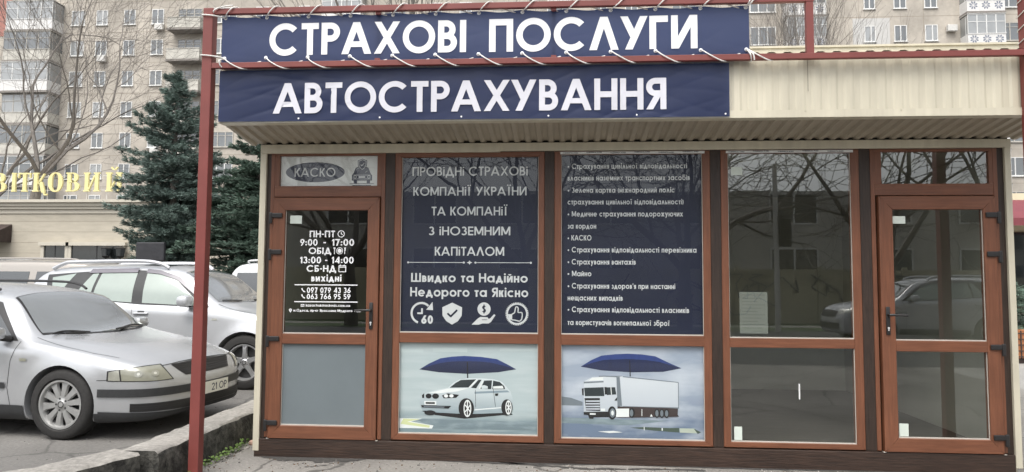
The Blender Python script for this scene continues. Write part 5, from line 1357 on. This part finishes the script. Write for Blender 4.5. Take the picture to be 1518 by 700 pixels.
def bare_tree(name, x, y, h, r, seed, label, lean=(0, 0), spread=.5, levels=6, fork=.32, upright=0.0, group='bare trees', minr=.006, base=0.0, lens=(.68, .86), thin=.5, twigs=3):
    rnd = random.Random(seed)
    e = empty(name, (x, y, base), label, 'tree', group)
    trunk = MB(); crown = MB()
    def limb(mb, p, d, L, r0, r1, n, k=5, wob=.10):
        pts = [p]; q = p.copy(); dd = d.copy()
        for i in range(k):
            dd = (dd + Vector((rnd.gauss(0, wob), rnd.gauss(0, wob), rnd.gauss(0, wob) + .02 + upright * .05))).normalized()
            q = q + dd * (L / k); pts.append(q.copy())
        mb.tube(pts, [r0 + (r1 - r0) * i / k for i in range(k + 1)], n, cap=False)
        return pts, dd
    def grow(p, d, L, r0, lev):
        if lev > levels or r0 < minr * .7: return
        r1 = max(minr, r0 * .60)
        pts, dd = limb(crown, p, d, L, r0, r1, 5 if lev < 3 else 3, 5 if lev < 3 else 4, .13 if lev > 2 else .10)
        nb = twigs if lev < levels - 1 else 4
        for b in range(nb):
            t = 1.0 if b == 0 else rnd.uniform(.35, .95)
            q = pts[min(len(pts) - 1, int(t * (len(pts) - 1) + .5))]
            sp = spread * (.55 if b == 0 else 1.25)
            ax = dd.orthogonal().normalized(); ax.rotate(Matrix.Rotation(rnd.uniform(0, 6.283), 3, dd))
            nd = (dd + ax * rnd.uniform(.4, 1.2) * sp + Vector((0, 0, upright))).normalized()
            grow(q, nd, L * rnd.uniform(*lens), r1 * (.92 if b == 0 else rnd.uniform(.5, .75)), lev + 1)
    base_p = Vector((x, y, base)); d = Vector((lean[0], lean[1], 1)).normalized()
    pts, dd = limb(trunk, base_p, d, h * fork, r, r * .72, 12, 6, .03)
    trunk.build('trunk', M['bark'], e, smooth=True, angle=180)
    nmain = 4 if upright < .3 else 6
    for i in range(nmain):
        a = 6.283 * i / nmain + rnd.uniform(-.4, .4)
        nd = (dd + Vector((math.cos(a), math.sin(a), 0)) * spread * rnd.uniform(.8, 1.4)).normalized()
        grow(pts[-1] - dd * rnd.uniform(0, .5), nd, h * .30 * rnd.uniform(.85, 1.15), r * thin, 1)
    crown.build('crown', M['twig'], e)
    return e

def spruce(name, x, y, h, rad, z0, seed, label, m, tufts=1.0, droop=.25, soft=False, blade=.15, prof=None):
    pf = pchip(prof) if prof else None
    rnd = random.Random(seed)
    e = empty(name, (x, y, 0), label, 'tree', 'conifers by the car park')
    mb = MB(); mb.tube([(x, y, -.05), (x + .02, y, h * .3), (x, y, h * .7), (x, y, h * .97)], [.16, .13, .07, .015], 10); 
    mb.build('trunk', M['bark'], e, smooth=True)
    br = MB(); fo = MB()
    z = z0
    while z < h * .99:
        t = (z - z0) / (h - z0)
        Rr = rad * (1 - t) ** .85 * (1.0 if t > .16 else .55 + 2.8 * t) * (1 + .16 * math.sin(z * 5 + seed))
        if pf: Rr = pf(t) * (1 + .10 * math.sin(z * 4.3 + seed))
        nb = max(4, int(11 * (1 - t) + 3))
        for k in range(nb):
            a = rnd.uniform(0, 6.283); L = Rr * rnd.uniform(.45, 1.16) + .06
            d = Vector((math.cos(a), math.sin(a), 0)); n = max(3, int(L / .13))
            pts = []
            zz = z + rnd.uniform(-.22, .22)
            for i in range(n + 1):
                s = i / n
                pts.append(Vector((x, y, zz)) + d * L * s + Vector((0, 0, -droop * L * s + droop * .85 * L * s * s + (.25 * L * s * (t > .6)))))
            br.tube(pts, [.018 * (1 - i / (n + 1)) + .004 for i in range(n + 1)], 4, cap=False)
            side = Vector((-d.y, d.x, 0))
            for i in range(1, n + 1):
                s = i / n
                if s < .22 and rnd.random() < .5: continue
                for q in range(int(3 * tufts + rnd.random())):
                    w = (1 - s) * L * .42 + .08
                    c = pts[i] + side * rnd.uniform(-w, w) + Vector((0, 0, rnd.uniform(-.09, .05)))
                    ax = (d * rnd.uniform(.4, 1) + side * (rnd.uniform(-1, 1)) + Vector((0, 0, rnd.uniform(-.15, .45)))).normalized()
                    u = ax.orthogonal().normalized(); v = ax.cross(u)
                    bl = blade * rnd.uniform(.7, 1.3)
                    for j in range(6):
                        an = 6.283 * j / 6 + rnd.uniform(-.4, .4)
                        o = u * math.cos(an) + v * math.sin(an)
                        tip = c + ax * bl + o * bl * (.5 if not soft else .3); r_ = (u * -math.sin(an) + v * math.cos(an)) * bl * .13
                        fo.add([c - ax * bl * .25 - r_ * .6, c - ax * bl * .25 + r_ * .6, tip + r_ * .35, tip - r_ * .35], [(0, 1, 2, 3)])
        z += .15 + .07 * (1 - t)
    br.build('branches', M['bark'], e); fo.build('crown', m, e)
    return e
spruce('spruce_tree', -9.4, 15, 7.95, 2.02, 1.95, 5, 'blue green spruce with a dense pointed crown left of the red post', M['needle'], 2.9, blade=.115, prof=[(0, .9), (.08, 1.1), (.19, 1.4), (.35, 1.68), (.51, 1.48), (.675, 1.05), (.85, .5), (1, .03)])
spruce('pine_tree', -6.9, 15.6, 7.4, 2.5, 1.6, 8, 'softer green conifer half hidden behind the kiosk corner', M['needle2'], 2.6, droop=-.12, soft=True, blade=.14)

bare_tree('bare_tree', -24.7, 28, 17.5, .31, 3, 'large bare tree with wide spreading limbs behind the golden sign', spread=.62, levels=7, fork=.40, minr=.008, thin=.38, twigs=4)
bare_tree('bare_tree', -29.5, 30, 15, .3, 9, 'smaller bare tree at the left edge behind the stone building', spread=.55, levels=6, fork=.3)
bare_tree('bare_tree', 16.6, 40, 19.0, .34, 21, 'upright bare poplar rising behind the cream roof right of the red upright', spread=.16, levels=6, fork=.22, upright=.42, minr=.007)
bare_tree('bare_tree', 18.6, 40.6, 18.2, .3, 22, 'second slim bare poplar just right of the first', spread=.20, levels=6, fork=.22, upright=.36, minr=.007)
bare_tree('bare_tree', -10.2, 38, 24.4, .34, 24, 'bare tree top showing over the letter С of the upper banner', spread=.3, levels=6, fork=.4, upright=.2, minr=.007)
bare_tree('bare_tree', -5.5, 38, 24.6, .34, 25, 'bare tree top showing over the letters АХ of the upper banner', spread=.3, levels=6, fork=.4, upright=.2, minr=.007)

# ------------------------------------------------------------------ apartment block
M['facade'] = mat('beige panel facade', (.44, .40, .345), .9, .10, 3, .05, var2=.24, scale2=.35)
M['facade2'] = mat('pale facade', (.44, .40, .34), .9, .08, 3, var2=.1, scale2=.3)
M['pinkwall'] = mat('faded red panel', (.42, .20, .165), .9, .1, 3, var2=.1, scale2=.3)
M['greywall'] = mat('light grey insulation patch', (.50, .49, .47), .9, .05, 3)
M['joint'] = mat('panel joint', (.26, .225, .18), .9, .15, 5)
M['wframe'] = mat('white window frame', (.66, .66, .64), .5, .05, 3)
M['wood_old'] = mat('weathered grey timber', (.42, .40, .36), .8, .15, 4)
M['pane_b'] = car_glass('flat window glass', (.11, .12, .125), .06)
M['pane_c'] = car_glass('curtained window glass', (.26, .27, .27), .08)
M['balc'] = mat('balcony panel', (.50, .48, .43), .85, .12, 4, var2=.15, scale2=1)
M['balcw'] = mat('white balcony panel', (.66, .65, .63), .7, .06, 4)
M['conc'] = mat('balcony slab concrete', (.24, .22, .20), .9, .2, 6)
M['orn'] = mat('blue grey ornament', (.16, .18, .23), .7, .1, 5)
M['acm'] = mat('air conditioner', (.58, .57, .54), .5, .08, 6)
FY = 56.0; PIT = 2.9
def Zs(k): return 25.17 - PIT * k      # sill height of storey k counted from the top
_mesh = {}
def win_mesh(kind, wdt, hgt, rnd):
    key = (kind, round(wdt, 2), round(hgt, 2))
    if key in _mesh: return _mesh[key]
    a = MB(); fr = .07
    a.box(0, fr, -.05, .0, 0, hgt); a.box(wdt - fr, wdt, -.05, 0, 0, hgt); a.box(fr, wdt - fr, -.05, 0, 0, fr); a.box(fr, wdt - fr, -.05, 0, hgt - fr, hgt)
    nm = 1 if wdt < 1.6 else (2 if wdt < 2.6 else 3)
    for i in range(nm):
        x = wdt * (i + 1) / (nm + 1) + (.08 if kind == 'b' and nm == 1 else 0); a.box(x - .045, x + .045, -.055, -.001, fr, hgt - fr)
    a.box(-.06, wdt + .06, -.12, -.0, -.06, -.005)
    if kind == 'c': a.box(fr, wdt - fr, -.053, -.001, hgt * .72, hgt * .72 + .05)
    p = MB(); p.box(fr * .5, wdt - fr * .5, -.02, -.004, fr * .5, hgt - fr * .5)
    me1 = bpy.data.meshes.new('window_frame'); me1.from_pydata(a.v, [], a.f); me1.materials.append(M['wframe'] if kind != 'c' else M['wood_old'])
    me2 = bpy.data.meshes.new('window_pane'); me2.from_pydata(p.v, [], p.f); me2.materials.append(M['pane_b'] if kind != 'b' else M['pane_c'])
    _mesh[key] = (me1, me2); return _mesh[key]
def put_window(root, x, z, wdt, hgt, kind, rnd, y=FY):
    m1, m2 = win_mesh(kind, wdt, hgt, rnd)
    w = bpy.data.objects.new('window', m1); COL.objects.link(w); w.parent = root; w.location = Vector((x, y - .002, z)) - root.location
    p = bpy.data.objects.new('pane', m2); COL.objects.link(p); p.parent = w
    return w
def ac_unit(root, x, z):
    mb = MB(); mb.box(x, x + .8, FY - .42, FY - .1, z, z + .55, 0, .03); mb.build('air_conditioner', M['acm'], root)
def ornament(mb, cx, cz, r, y):
    for k in range(8):
        a = 2 * math.pi * k / 8 + math.pi / 8
        c, s = math.cos(a), math.sin(a)
        mb.poly([(cx + r * .15 * c, cz + r * .15 * s), (cx + r * .7 * c - r * .2 * s, cz + r * .7 * s + r * .2 * c), (cx + r * c, cz + r * s), (cx + r * .7 * c + r * .2 * s, cz + r * .7 * s - r * .2 * c)], y)
def balcony(root, x0, x1, z, dep, style, rnd, seed):
    """floor slab, parapet and glazing of one balcony; z = slab top"""
    mb = MB(); mb.box(x0 - .05, x1 + .05, FY - dep - .05, FY, z - .16, z); b = mb.build('balcony', M['conc'], root)
    ph = 1.0
    mb = MB(); mb.box(x0, x1, FY - dep, FY - dep + .06, z + .04, z + ph); mb.box(x0, x0 + .06, FY - dep + .06, FY, z + .04, z + ph); mb.box(x1 - .06, x1, FY - dep + .06, FY, z + .04, z + ph)
    for i in range(1, 3): xx = x0 + (x1 - x0) * i / 3; mb.box(xx - .03, xx + .03, FY - dep - .02, FY - dep - .001, z + .02, z + ph + .02)
    mb.box(x0 - .03, x1 + .03, FY - dep - .04, FY - dep - .021, z + ph - .03, z + ph + .03)
    mb.build('parapet', M['balcw'] if style in ('orn', 'white') else M['balc'], b)
    if style == 'orn':
        for i in range(3):
            mb = MB(); ornament(mb, x0 + (x1 - x0) * (i + .5) / 3, z + .54, .38, FY - dep - .004); mb.build('ornament', M['orn'], b)
    if style != 'open':
        fm = MB(); pm = MB(); zt = z + PIT - .28; n = 4
        for i in range(n + 1): xx = x0 + (x1 - x0) * i / n; fm.box(max(x0, xx - .04), min(x1, xx + .04), FY - dep, FY - dep + .06, z + ph, zt)
        fm.box(x0, x1, FY - dep - .002, FY - dep + .062, zt, zt + .08); fm.box(x0, x1, FY - dep - .002, FY - dep + .05, z + ph + (zt - z - ph) * .62, z + ph + (zt - z - ph) * .62 + .05)
        for xx in (x0, x1 - .06): fm.box(xx, xx + .06, FY - dep + .3, FY - dep + .36, z + ph, zt)
        pm.box(x0 + .03, x1 - .03, FY - dep + .02, FY - dep + .03, z + ph, zt); pm.box(x0 + .02, x0 + .03, FY - dep + .06, FY, z + ph, zt); pm.box(x1 - .03, x1 - .02, FY - dep + .06, FY, z + ph, zt)
        fm.box(x0 - .05, x1 + .05, FY - dep - .05, FY - .01, zt + .085, zt + .11)
        fm.build('glazing_bar', M['wframe'] if style in ('white', 'orn') else M['wood_old'], b); pm.build('pane', M['pane_b'] if rnd.random() < .5 else M['pane_c'], b)
def block(x0, x1, cols, label, seed, rows=9, lowest=9):
    rnd = random.Random(seed)
    root = empty('apartment_block', ((x0 + x1) / 2, FY, 0), label, 'apartment block')
    mb = MB(); mb.box(x0, x1, FY, FY + 12, -.1, 28.4); mb.build('wall', M['facade'], root)
    mb = MB(); mb.box(x0 + .003, x1 - .003, FY - .25, FY + 12, 28.41, 28.8); mb.build('parapet', M['conc'], root)
    mb = MB()
    for k in range(10): z = 27.35 - PIT * k; mb.box(x0, x1, FY - .004, FY - .001, z, z + .035)
    x = x0 + 1.3
    while x < x1: mb.box(x, x + .03, FY - .003, FY - .001, 0, 28.4); x += 5.4
    mb.build('panel_joint', M['joint'], root)
    for (kind, xa, xb, extra) in cols:
        for k in range(min(rows, lowest)):
            z = Zs(k)
            if kind == 'w':
                put_window(root, xa, z, xb - xa, 1.42, rnd.choice('aaab'), rnd)
                if k in (extra or ()) : ac_unit(root, xb - .7, z - .65)
            elif kind == 'l': put_window(root, xa, z - .1, xb - xa, 1.6, rnd.choice('aac'), rnd)
            elif kind == 'd':
                put_window(root, xa, z, xb - xa, 1.42, rnd.choice('ac'), rnd)
            else:
                st = {'B': ('white', 'old', 'white', 'old', 'old')[k % 5], 'o': 'open', 'O': 'orn'}[kind]
                put_window(root, xa + .4, z - .5, (xb - xa) - .8, 1.9, 'c', rnd)
                balcony(root, xa, xb, z - .82, 1.15 if kind != 'B' else 1.5 + .15 * ((k * 7) % 3), st, rnd, k)
    return root
LC = [('d', -55.9, -54.6, 0), ('d', -52.6, -51.3, 0), ('B', -48.7, -44.2, 0), ('w', -43.4, -42.1, 0), ('w', -40.97, -39.85, (1,)), ('w', -38.26, -37.15, 0), ('w', -35.57, -34.4, (0, 4)), ('o', -33.4, -30.3, 0), ('d', -29.6, -27.4, 0), ('w', -25.6, -24.4, 0)]
left_block = block(-64, -23.2, LC, 'beige nine storey apartment block behind the bare trees on the left', 3)
mb = MB(); mb.box(-64, -49.4, FY - .03, FY - .006, 24.3, 28.4); mb.build('red_panel', M['pinkwall'], left_block)
MC = [('w', -21.6, -20.5, 0), ('B', -18.9, -15.3, 0), ('d', -13.6, -11.6, 0), ('w', -9.4, -8.3, 0), ('w', -6.7, -5.6, 0), ('o', -3.6, -.6, 0), ('d', 1.2, 3.2, 0), ('w', 5.4, 6.5, 0), ('w', 8.1, 9.2, 0), ('d', 12.2, 14.3, 0)]
block(-23.19, 15.99, MC, 'middle stretch of the beige apartment block mostly hidden by the banners', 5, lowest=4)
RC = [('l', 18.9, 21.1, 0), ('O', 21.7, 25.0, 0), ('w', 28.56, 29.5, 0), ('w', 31.05, 32.1, 0), ('w', 33.6, 34.65, 0), ('O', 36.5, 39.55, 0), ('l', 39.8, 42.0, 0), ('w', 44.5, 45.6, 0), ('w', 47.2, 48.3, 0)]
right_block = block(16, 56, RC, 'beige apartment block over the roof on the right with star patterned balconies', 8)
mb = MB(); mb.box(27.6, 30.7, FY - .015, FY - .005, 21.2, 24.35)
mb.build('insulation_patch', M['greywall'], right_block)
ac_unit(right_block, 35.3, 23.0)

# ------------------------------------------------------------------ stone restaurant with the golden roof letters
M['limestone'] = mat('pale stone cladding', (.44, .40, .325), .85, .09, 2.2, .1, stretch=(.7, .7, 3.2), var2=.06, scale2=.8)
M['stonetrim'] = mat('smooth pale stone', (.50, .465, .39), .8, .05, 4)
M['gold'] = mat('golden sign letters', (.70, .63, .30), .4, .05, 4)
M['darkroof'] = mat('dark brown roof', (.045, .03, .026), .6, .3, 6)
RY = 22.0
rest = empty('restaurant', (-19, RY, 0), 'low pale stone building with a moulded cornice behind the parked cars', 'building')
mb = MB(); mb.box(-30, -7.0, RY, RY + 9, -.05, 4.2); mb.build('wall', M['limestone'], rest)
mb = MB()
for i, (z0, z1, o) in enumerate(((4.2, 4.38, .05), (4.38, 4.50, .14), (4.50, 4.64, .22), (4.64, 4.76, .34))): mb.box(-30 - o, -7 + o, RY - o, RY + 9, z0 + .001, z1)
mb.build('cornice', M['stonetrim'], rest)
rnd = random.Random(2)
mb = MB()
for r_ in range(9):
    z = .35 + r_ * .44; mb.box(-29.9, -7.1, RY - .003, RY - .0005, z, z + .012)
mb.build('course_joint', M['joint'], rest)
for (a, b) in ((-18.85, -17.93), (-17.66, -15.5), (-14.6, -12.4), (-22.9, -21.4)):
    mb = MB(); mb.box(a - .12, b + .12, RY - .06, RY, .9, 2.86); 
    f_ = MB(); f_.box(a - .14, a, RY - .09, RY - .001, .8, 2.86); f_.box(b, b + .14, RY - .09, RY - .001, .8, 2.86); f_.box(a - .2, b + .2, RY - .16, RY - .001, 2.861, 3.0)
    w = f_.build('window', M['stonetrim'], rest)
    mb = MB(); mb.box(a + .002, b - .002, RY - .03, RY - .02, .85, 2.858); mb.build('pane', M['darkglass'], w)
    mb = MB(); x = (a + b) / 2; mb.box(x - .02, x + .02, RY - .04, RY - .031, .85, 2.858); mb.build('glazing_bar', M['black'], w)
mb = MB(); mb.add([(-26, RY - 1.3, 3.15), (-20.35, RY - 1.3, 3.15), (-20.35, RY - .01, 3.75), (-26, RY - .01, 3.75), (-26, RY - 1.3, 3.0), (-20.35, RY - 1.3, 3.0), (-20.35, RY - .01, 3.0), (-26, RY - .01, 3.0)], [(0, 1, 2, 3), (4, 7, 6, 5), (0, 4, 5, 1), (1, 5, 6, 2), (3, 2, 6, 7), (0, 3, 7, 4)]); mb.build('porch_roof', M['darkroof'], rest)
mb = MB(); mb.box(-20.6, -20.4, RY - 1.2, RY - 1.0, 0, 3.0); mb.build('porch_post', M['stonetrim'], rest)
# small advert board on the wall
adv = empty('advert_board', (-20.2, RY - .05, 2.0), 'small colourful board on the stone wall at the far left', 'sign')
mb = MB(); mb.box(-20.85, -19.35, RY - .04, RY - .01, 1.7, 2.3); mb.build('sheet', M['white_film'], adv)
mb = MB(); rnd = random.Random(1)
for (a, b, c_, d_) in ((-20.8, 1.8, -20.5, 2.25), (-20.45, 2.2, -20.2, 1.9), (-20.2, 2.25, -20.05, 1.75), (-20.05, 2.2, -19.9, 1.95)): bar(mb, a, b, c_, d_, .07, RY - .043)
mb.build('print', M['ink'], adv)
mb = MB(); disc(mb, -19.65, 2.02, .22, RY - .044, n=16); mb.build('print', mat('pink print', (.5, .2, .25), .5, .3, 6), adv)
# golden letters: fat stems with slab serifs, on a rack of thin rods
sign = empty('rooftop_sign', (-18.4, RY + .1, 4.76), 'golden serif letters ВІТКОВИЙ standing on the roof of the stone building', 'sign')
def gold_letter(c, x0, x1, z0=5.13, h=.80):
    mb = MB(); W = x1 - x0; y0 = RY + .05; th = .08
    def box(a, b, c_, d_, k=0): mb.box(x0 + a * W, x0 + b * W, y0 - .0006 * len(mb.f) * .1, y0 + th, z0 + c_ * h, z0 + d_ * h)
    def stem(a, w=.25, lo=0, hi=1):
        box(a, a + w, lo, hi); box(a - .08, a + w + .08, lo, lo + .07); box(a - .08, a + w + .08, hi - .07, hi)
    def arc(cx, cz, rx_, rz_, a0, a1, w0, w1, k=22):
        n = k; vs = []
        for i in range(n + 1):
            a = R(a0 + (a1 - a0) * i / n); ww = w0 + (w1 - w0) * abs(math.cos(a))
            for (q, y) in ((1, y0), (0, y0)):
                rr = 1 if q else 0
                px = cx + (rx_ - (0 if q else ww)) * math.cos(a); pz = cz + (rz_ - (0 if q else ww * .55)) * math.sin(a)
                vs.append((x0 + px * W, y0 - .002, z0 + pz * h)); 
        m_ = len(vs); vs += [(a, b + th, c_) for a, b, c_ in vs]
        fs = []
        for i in range(n):
            a, b, c_, d_ = 2 * i, 2 * i + 1, 2 * i + 3, 2 * i + 2
            fs += [(a, b, c_, d_), (a + m_, d_ + m_, c_ + m_, b + m_), (a, d_, d_ + m_, a + m_), (b, b + m_, c_ + m_, c_)]
        mb.add(vs, fs)
    def diag(xa, za, xb, zb, w):
        vs = [(x0 + xa * W, y0 - .003, z0 + za * h), (x0 + (xa + w) * W, y0 - .003, z0 + za * h), (x0 + (xb + w) * W, y0 - .003, z0 + zb * h), (x0 + xb * W, y0 - .003, z0 + zb * h)]
        vs += [(a, b + th, c_) for a, b, c_ in vs]
        mb.add(vs, [(0, 1, 2, 3), (7, 6, 5, 4), (0, 4, 5, 1), (1, 5, 6, 2), (2, 6, 7, 3), (3, 7, 4, 0)])
    if c == 'В': stem(.08, .27); arc(.45, .74, .40, .26, -90, 90, .08, .3); arc(.45, .27, .5, .27, -90, 90, .08, .32); box(.2, .46, 0, .07); box(.2, .46, .93, 1); box(.2, .46, .48, .54)
    elif c == 'І': stem(.25, .5)
    elif c == 'Т': stem(.37, .27); box(0, 1, .92, 1); diag(0, .72, .02, .95, .09); diag(.89, .95, .91, .72, .09)
    elif c == 'К': stem(.06, .26); diag(.32, .42, .72, .95, .12); diag(.42, .52, .62, -.05, .26); arc(.9, -.06, .16, .14, 150, 330, .1, .1, 10)
    elif c == 'О': arc(.5, .5, .5, .52, 0, 360, .09, .3, 40)
    elif c in 'ИЙ':
        stem(.06, .24); stem(.70, .24); diag(.26, .1, .64, .86, .1)
        if c == 'Й': arc(.5, 1.32, .22, .2, 190, 350, .1, .1, 10)
    mb.build('letter', M['gold'], sign)
for (c, x0, x1) in (('В', -21.35, -20.75), ('І', -20.58, -20.28), ('Т', -20.24, -19.68), ('К', -19.58, -18.95), ('О', -18.92, -18.27), ('В', -18.12, -17.5), ('И', -17.34, -16.66), ('Й', -16.38, -15.68)):
    gold_letter(c, x0, x1)
mb = MB()
for i in range(9): x = -21.6 + i * .87; mb.tube([(x, RY + .16, 4.75), (x, RY + .16, 5.85)], .014, 6)
for z in (5.2, 5.8): mb.tube([(-21.8, RY + .17, z), (-14.7, RY + .17, z)], .014, 6)
mb.build('support_rod', M['acm'], sign)
# wall lanterns
for x, lab in ((-16.0, 'left one of two small black wall lanterns by the dark restaurant window'), (-15.38, 'right one of two small black wall lanterns by the dark restaurant window')):
    e = empty('wall_lantern', (x, RY - .25, 2.3), lab, 'lantern')
    mb = MB(); mb.lathe([(.16, 2.42), (.20, 2.72), (.11, 2.75)], 6, axis='z', at=(x, RY - .3, 0)); mb.build('lamp_glass', M['darkglass'], e)
    mb = MB(); mb.lathe([(.0, 2.86), (.04, 2.84), (.22, 2.74), (.20, 2.72)], 6, axis='z', at=(x, RY - .3, 0)); mb.lathe([(.17, 2.43), (.12, 2.36), (.0, 2.33)], 6, axis='z', at=(x, RY - .3, 0)); mb.tube([(x, RY - .3, 2.36), (x, RY - .3, 2.2), (x, RY - .02, 2.25)], .025, 6); mb.build('bracket', M['black'], e)
# covered board on a post beside the spruce
M['tarp'] = mat('dark tarpaulin', (.022, .022, .026), .55, .3, 5, .5)
e = empty('covered_board', (-8.8, 13, 0), 'board wrapped in dark sheeting on a thin post at the foot of the spruce', 'board')
mb = MB(); mb.box(-9.22, -8.40, 12.9, 13.02, 2.0, 2.52, 0, .03); mb.build('wrapped_panel', M['tarp'], e)
mb = MB(); mb.tube([(-8.82, 12.97, 0), (-8.82, 12.97, 2.0)], .03, 8); mb.build('post', M['acm'], e)

# ------------------------------------------------------------------ right-hand side: cafe pavilion, shrub and planter
M['creamwall'] = mat('cream render', (.62, .57, .40), .85, .05, 3)
M['awning'] = mat('dark red awning', (.17, .035, .045), .7, .1, 4)
M['lattice'] = mat('orange wood lattice', (.33, .13, .05), .6, .25, 14)
caf = empty('cafe_pavilion', (18, 14, 0), 'small cream building with a dark red awning at the right edge', 'building')
mb = MB(); mb.box(13.0, 26, 15.6, 22, 0, 4.15); mb.build('wall', M['creamwall'], caf)
mb = MB(); mb.add([(13, 13.6, 3.25), (26, 13.6, 3.25), (26, 15.59, 3.95), (13, 15.59, 3.95), (13, 13.6, 3.05), (26, 13.6, 3.05), (26, 15.59, 3.75), (13, 15.59, 3.75)], [(0, 1, 2, 3), (7, 6, 5, 4), (0, 4, 5, 1), (1, 5, 6, 2), (2, 6, 7, 3), (3, 7, 4, 0)]); mb.build('awning', M['awning'], caf)
mb = MB(); mb.box(13.3, 25.5, 15.55, 15.59, .1, 3.0); mb.build('shop_window', M['darkglass'], caf)
mb = MB()
for x in (13.2, 16.5, 20): mb.box(x, x + .12, 13.7, 13.82, 0, 3.1)
mb.build('awning_post', M['lattice'], caf)
pl = empty('planter', (11.6, 8.4, 0), 'orange brown lattice planter box at the right edge', 'planter')
mb = MB(); mb.box(10.85, 12.9, 8.2, 8.75, .10, .62); mb.build('box', M['lattice'], pl)
mb = MB()
for i in range(16): x = 10.87 + i * .13; mb.box(x, x + .02, 8.185, 8.199, .1, .62)
for i in range(5): z = .12 + i * .11; mb.box(10.85, 12.9, 8.18, 8.184, z, z + .02)
mb.build('lattice', M['darkroof'], pl)
mb = MB(); mb.box(10.9, 12.85, 8.25, 8.7, 0, .1); mb.build('plinth', M['darkroof'], pl)
spruce('shrub', 11.35, 9.2, 2.5, .75, .25, 14, 'green conifer shrub behind the lattice planter', M['needle2'], 1.3, blade=.12)
spruce('shrub', 12.6, 9.4, 2.2, .7, .25, 15, 'second conifer shrub at the right edge behind the planter', M['needle2'], 1.2, blade=.12)

# ------------------------------------------------------------------ across the street: what the kiosk's glass mirrors
sheet('verge', [(-60, -24), (60, -24), (60, -17), (-60, -17)], 0.0, M['grass'])
sheet('far_pavement', [(-60, -19.6), (60, -19.6), (60, -18.6), (-60, -18.6)], 0.006, M['paving'])
M['yardwall'] = mat('beige yard wall', (.50, .46, .34), .9, .12, 2, var2=.2, scale2=.5)
wl = empty('yard_wall', (5, -21, 0), 'long beige yard wall across the street, mirrored in the glass', 'wall')
mb = MB(); mb.box(-45, 60, -21.2, -21, 0, 2.0); mb.build('panel', M['yardwall'], wl)
mb = MB()
for i in range(36): x = -45 + i * 3; mb.box(x, x + .18, -20.999, -20.93, 0, 2.1)
mb.build('pier', M['yardwall'], wl)
# wire scribbles of paint on the wall
mb = MB(); rnd = random.Random(31)
for k in range(26):
    x, z = rnd.uniform(4, 20), rnd.uniform(.6, 1.4)
    for q in range(4):
        x2, z2 = x + rnd.uniform(-.7, .7), min(1.8, max(.3, z + rnd.uniform(-.6, .6))); bar(mb, x, z, x2, z2, .05, -20.92 + .001 * q); x, z = x2, z2
mb.build('paint_scrawl', M['ink'], wl)
M['facade3'] = mat('grey street facade', (.50, .48, .44), .9, .1, 3, var2=.15, scale2=.4)
op = empty('street_building', (8, -34, 0), 'two storey grey building across the street, mirrored in the glass', 'building')
mb = MB(); mb.box(-40, 55, -44, -34, 0, 6.6); mb.build('wall', M['facade3'], op)
me1 = None
for k in range(2):
    for i in range(18):
        x = -36 + i * 5.0
        if me1 is None:
            a = MB(); a.box(0, 2.6, 0, .05, 0, 1.8); me1 = a; 
            fr = MB()
            for (p0, p1, q0, q1) in ((0, .1, 0, 1.8), (2.5, 2.6, 0, 1.8), (1.25, 1.35, 0, 1.8), (.1, 2.5, 0, .1), (.1, 2.5, 1.7, 1.8)): fr.box(p0, p1, .051, .09, q0, q1)
            m_p = bpy.data.meshes.new('pane'); m_p.from_pydata(a.v, [], a.f); m_p.materials.append(M['darkglass'])
            m_f = bpy.data.meshes.new('window'); m_f.from_pydata(fr.v, [], fr.f); m_f.materials.append(M['wframe'])
        w = bpy.data.objects.new('window', m_f); COL.objects.link(w); w.parent = op; w.location = Vector((x, -34, 1.6 + 3.1 * k)) - op.location
        q = bpy.data.objects.new('pane', m_p); COL.objects.link(q); q.parent = w
for (x, y, h, r, s, lab) in ((6.6, -17.6, 11, .26, 41, 'bare street tree across the road mirrored in the clear window'), (13.2, -18, 11.5, .24, 42, 'bare street tree across the road mirrored in the right door'), (1.2, -18, 11, .22, 43, 'bare street tree across the road opposite the list poster'), (-4.5, -17.6, 11, .24, 44, 'bare street tree across the road opposite the left door'), (19.5, -18.2, 12, .24, 45, 'bare street tree across the road at the far right')):
    bare_tree('bare_tree', x, y, h, r, s, lab, spread=.85, levels=6, fork=.2, group='bare street trees', minr=.011, twigs=4, lens=(.64, .82))
# traffic light pole
tl = empty('traffic_light', (9.2, -16.4, 0), 'traffic light seen from behind across the road, mirrored in the glass', 'traffic light')
mb = MB(); mb.tube([(9.2, -16.4, 0), (9.2, -16.4, 5.2)], [.09, .07], 12); mb.build('pole', M['acm'], tl, smooth=True)
mb = MB(); mb.box(9.3, 9.62, -16.55, -16.25, 2.6, 3.6, 0, .03)
for i in range(3): mb.add([(9.32, -16.24, 3.5 - i * .33), (9.60, -16.24, 3.5 - i * .33), (9.60, -16.0, 3.45 - i * .33), (9.32, -16.0, 3.45 - i * .33)], [(0, 1, 2, 3)])
mb.build('signal_head', M['black'], tl)
c2 = copy_tree(suv); c2.location = (10.2, -12.6, 0); c2.rotation_euler = (0, 0, R(180)); c2['label'] = 'pale off-road car driving along the road, mirrored in the clear window'; c2['group'] = 'cars on the road opposite'
make_van((16.4, -15.6, 0), R(0), 'dark people carrier on the road, mirrored in the right door', M['dark_car'], 1.7, 'cars on the road opposite')
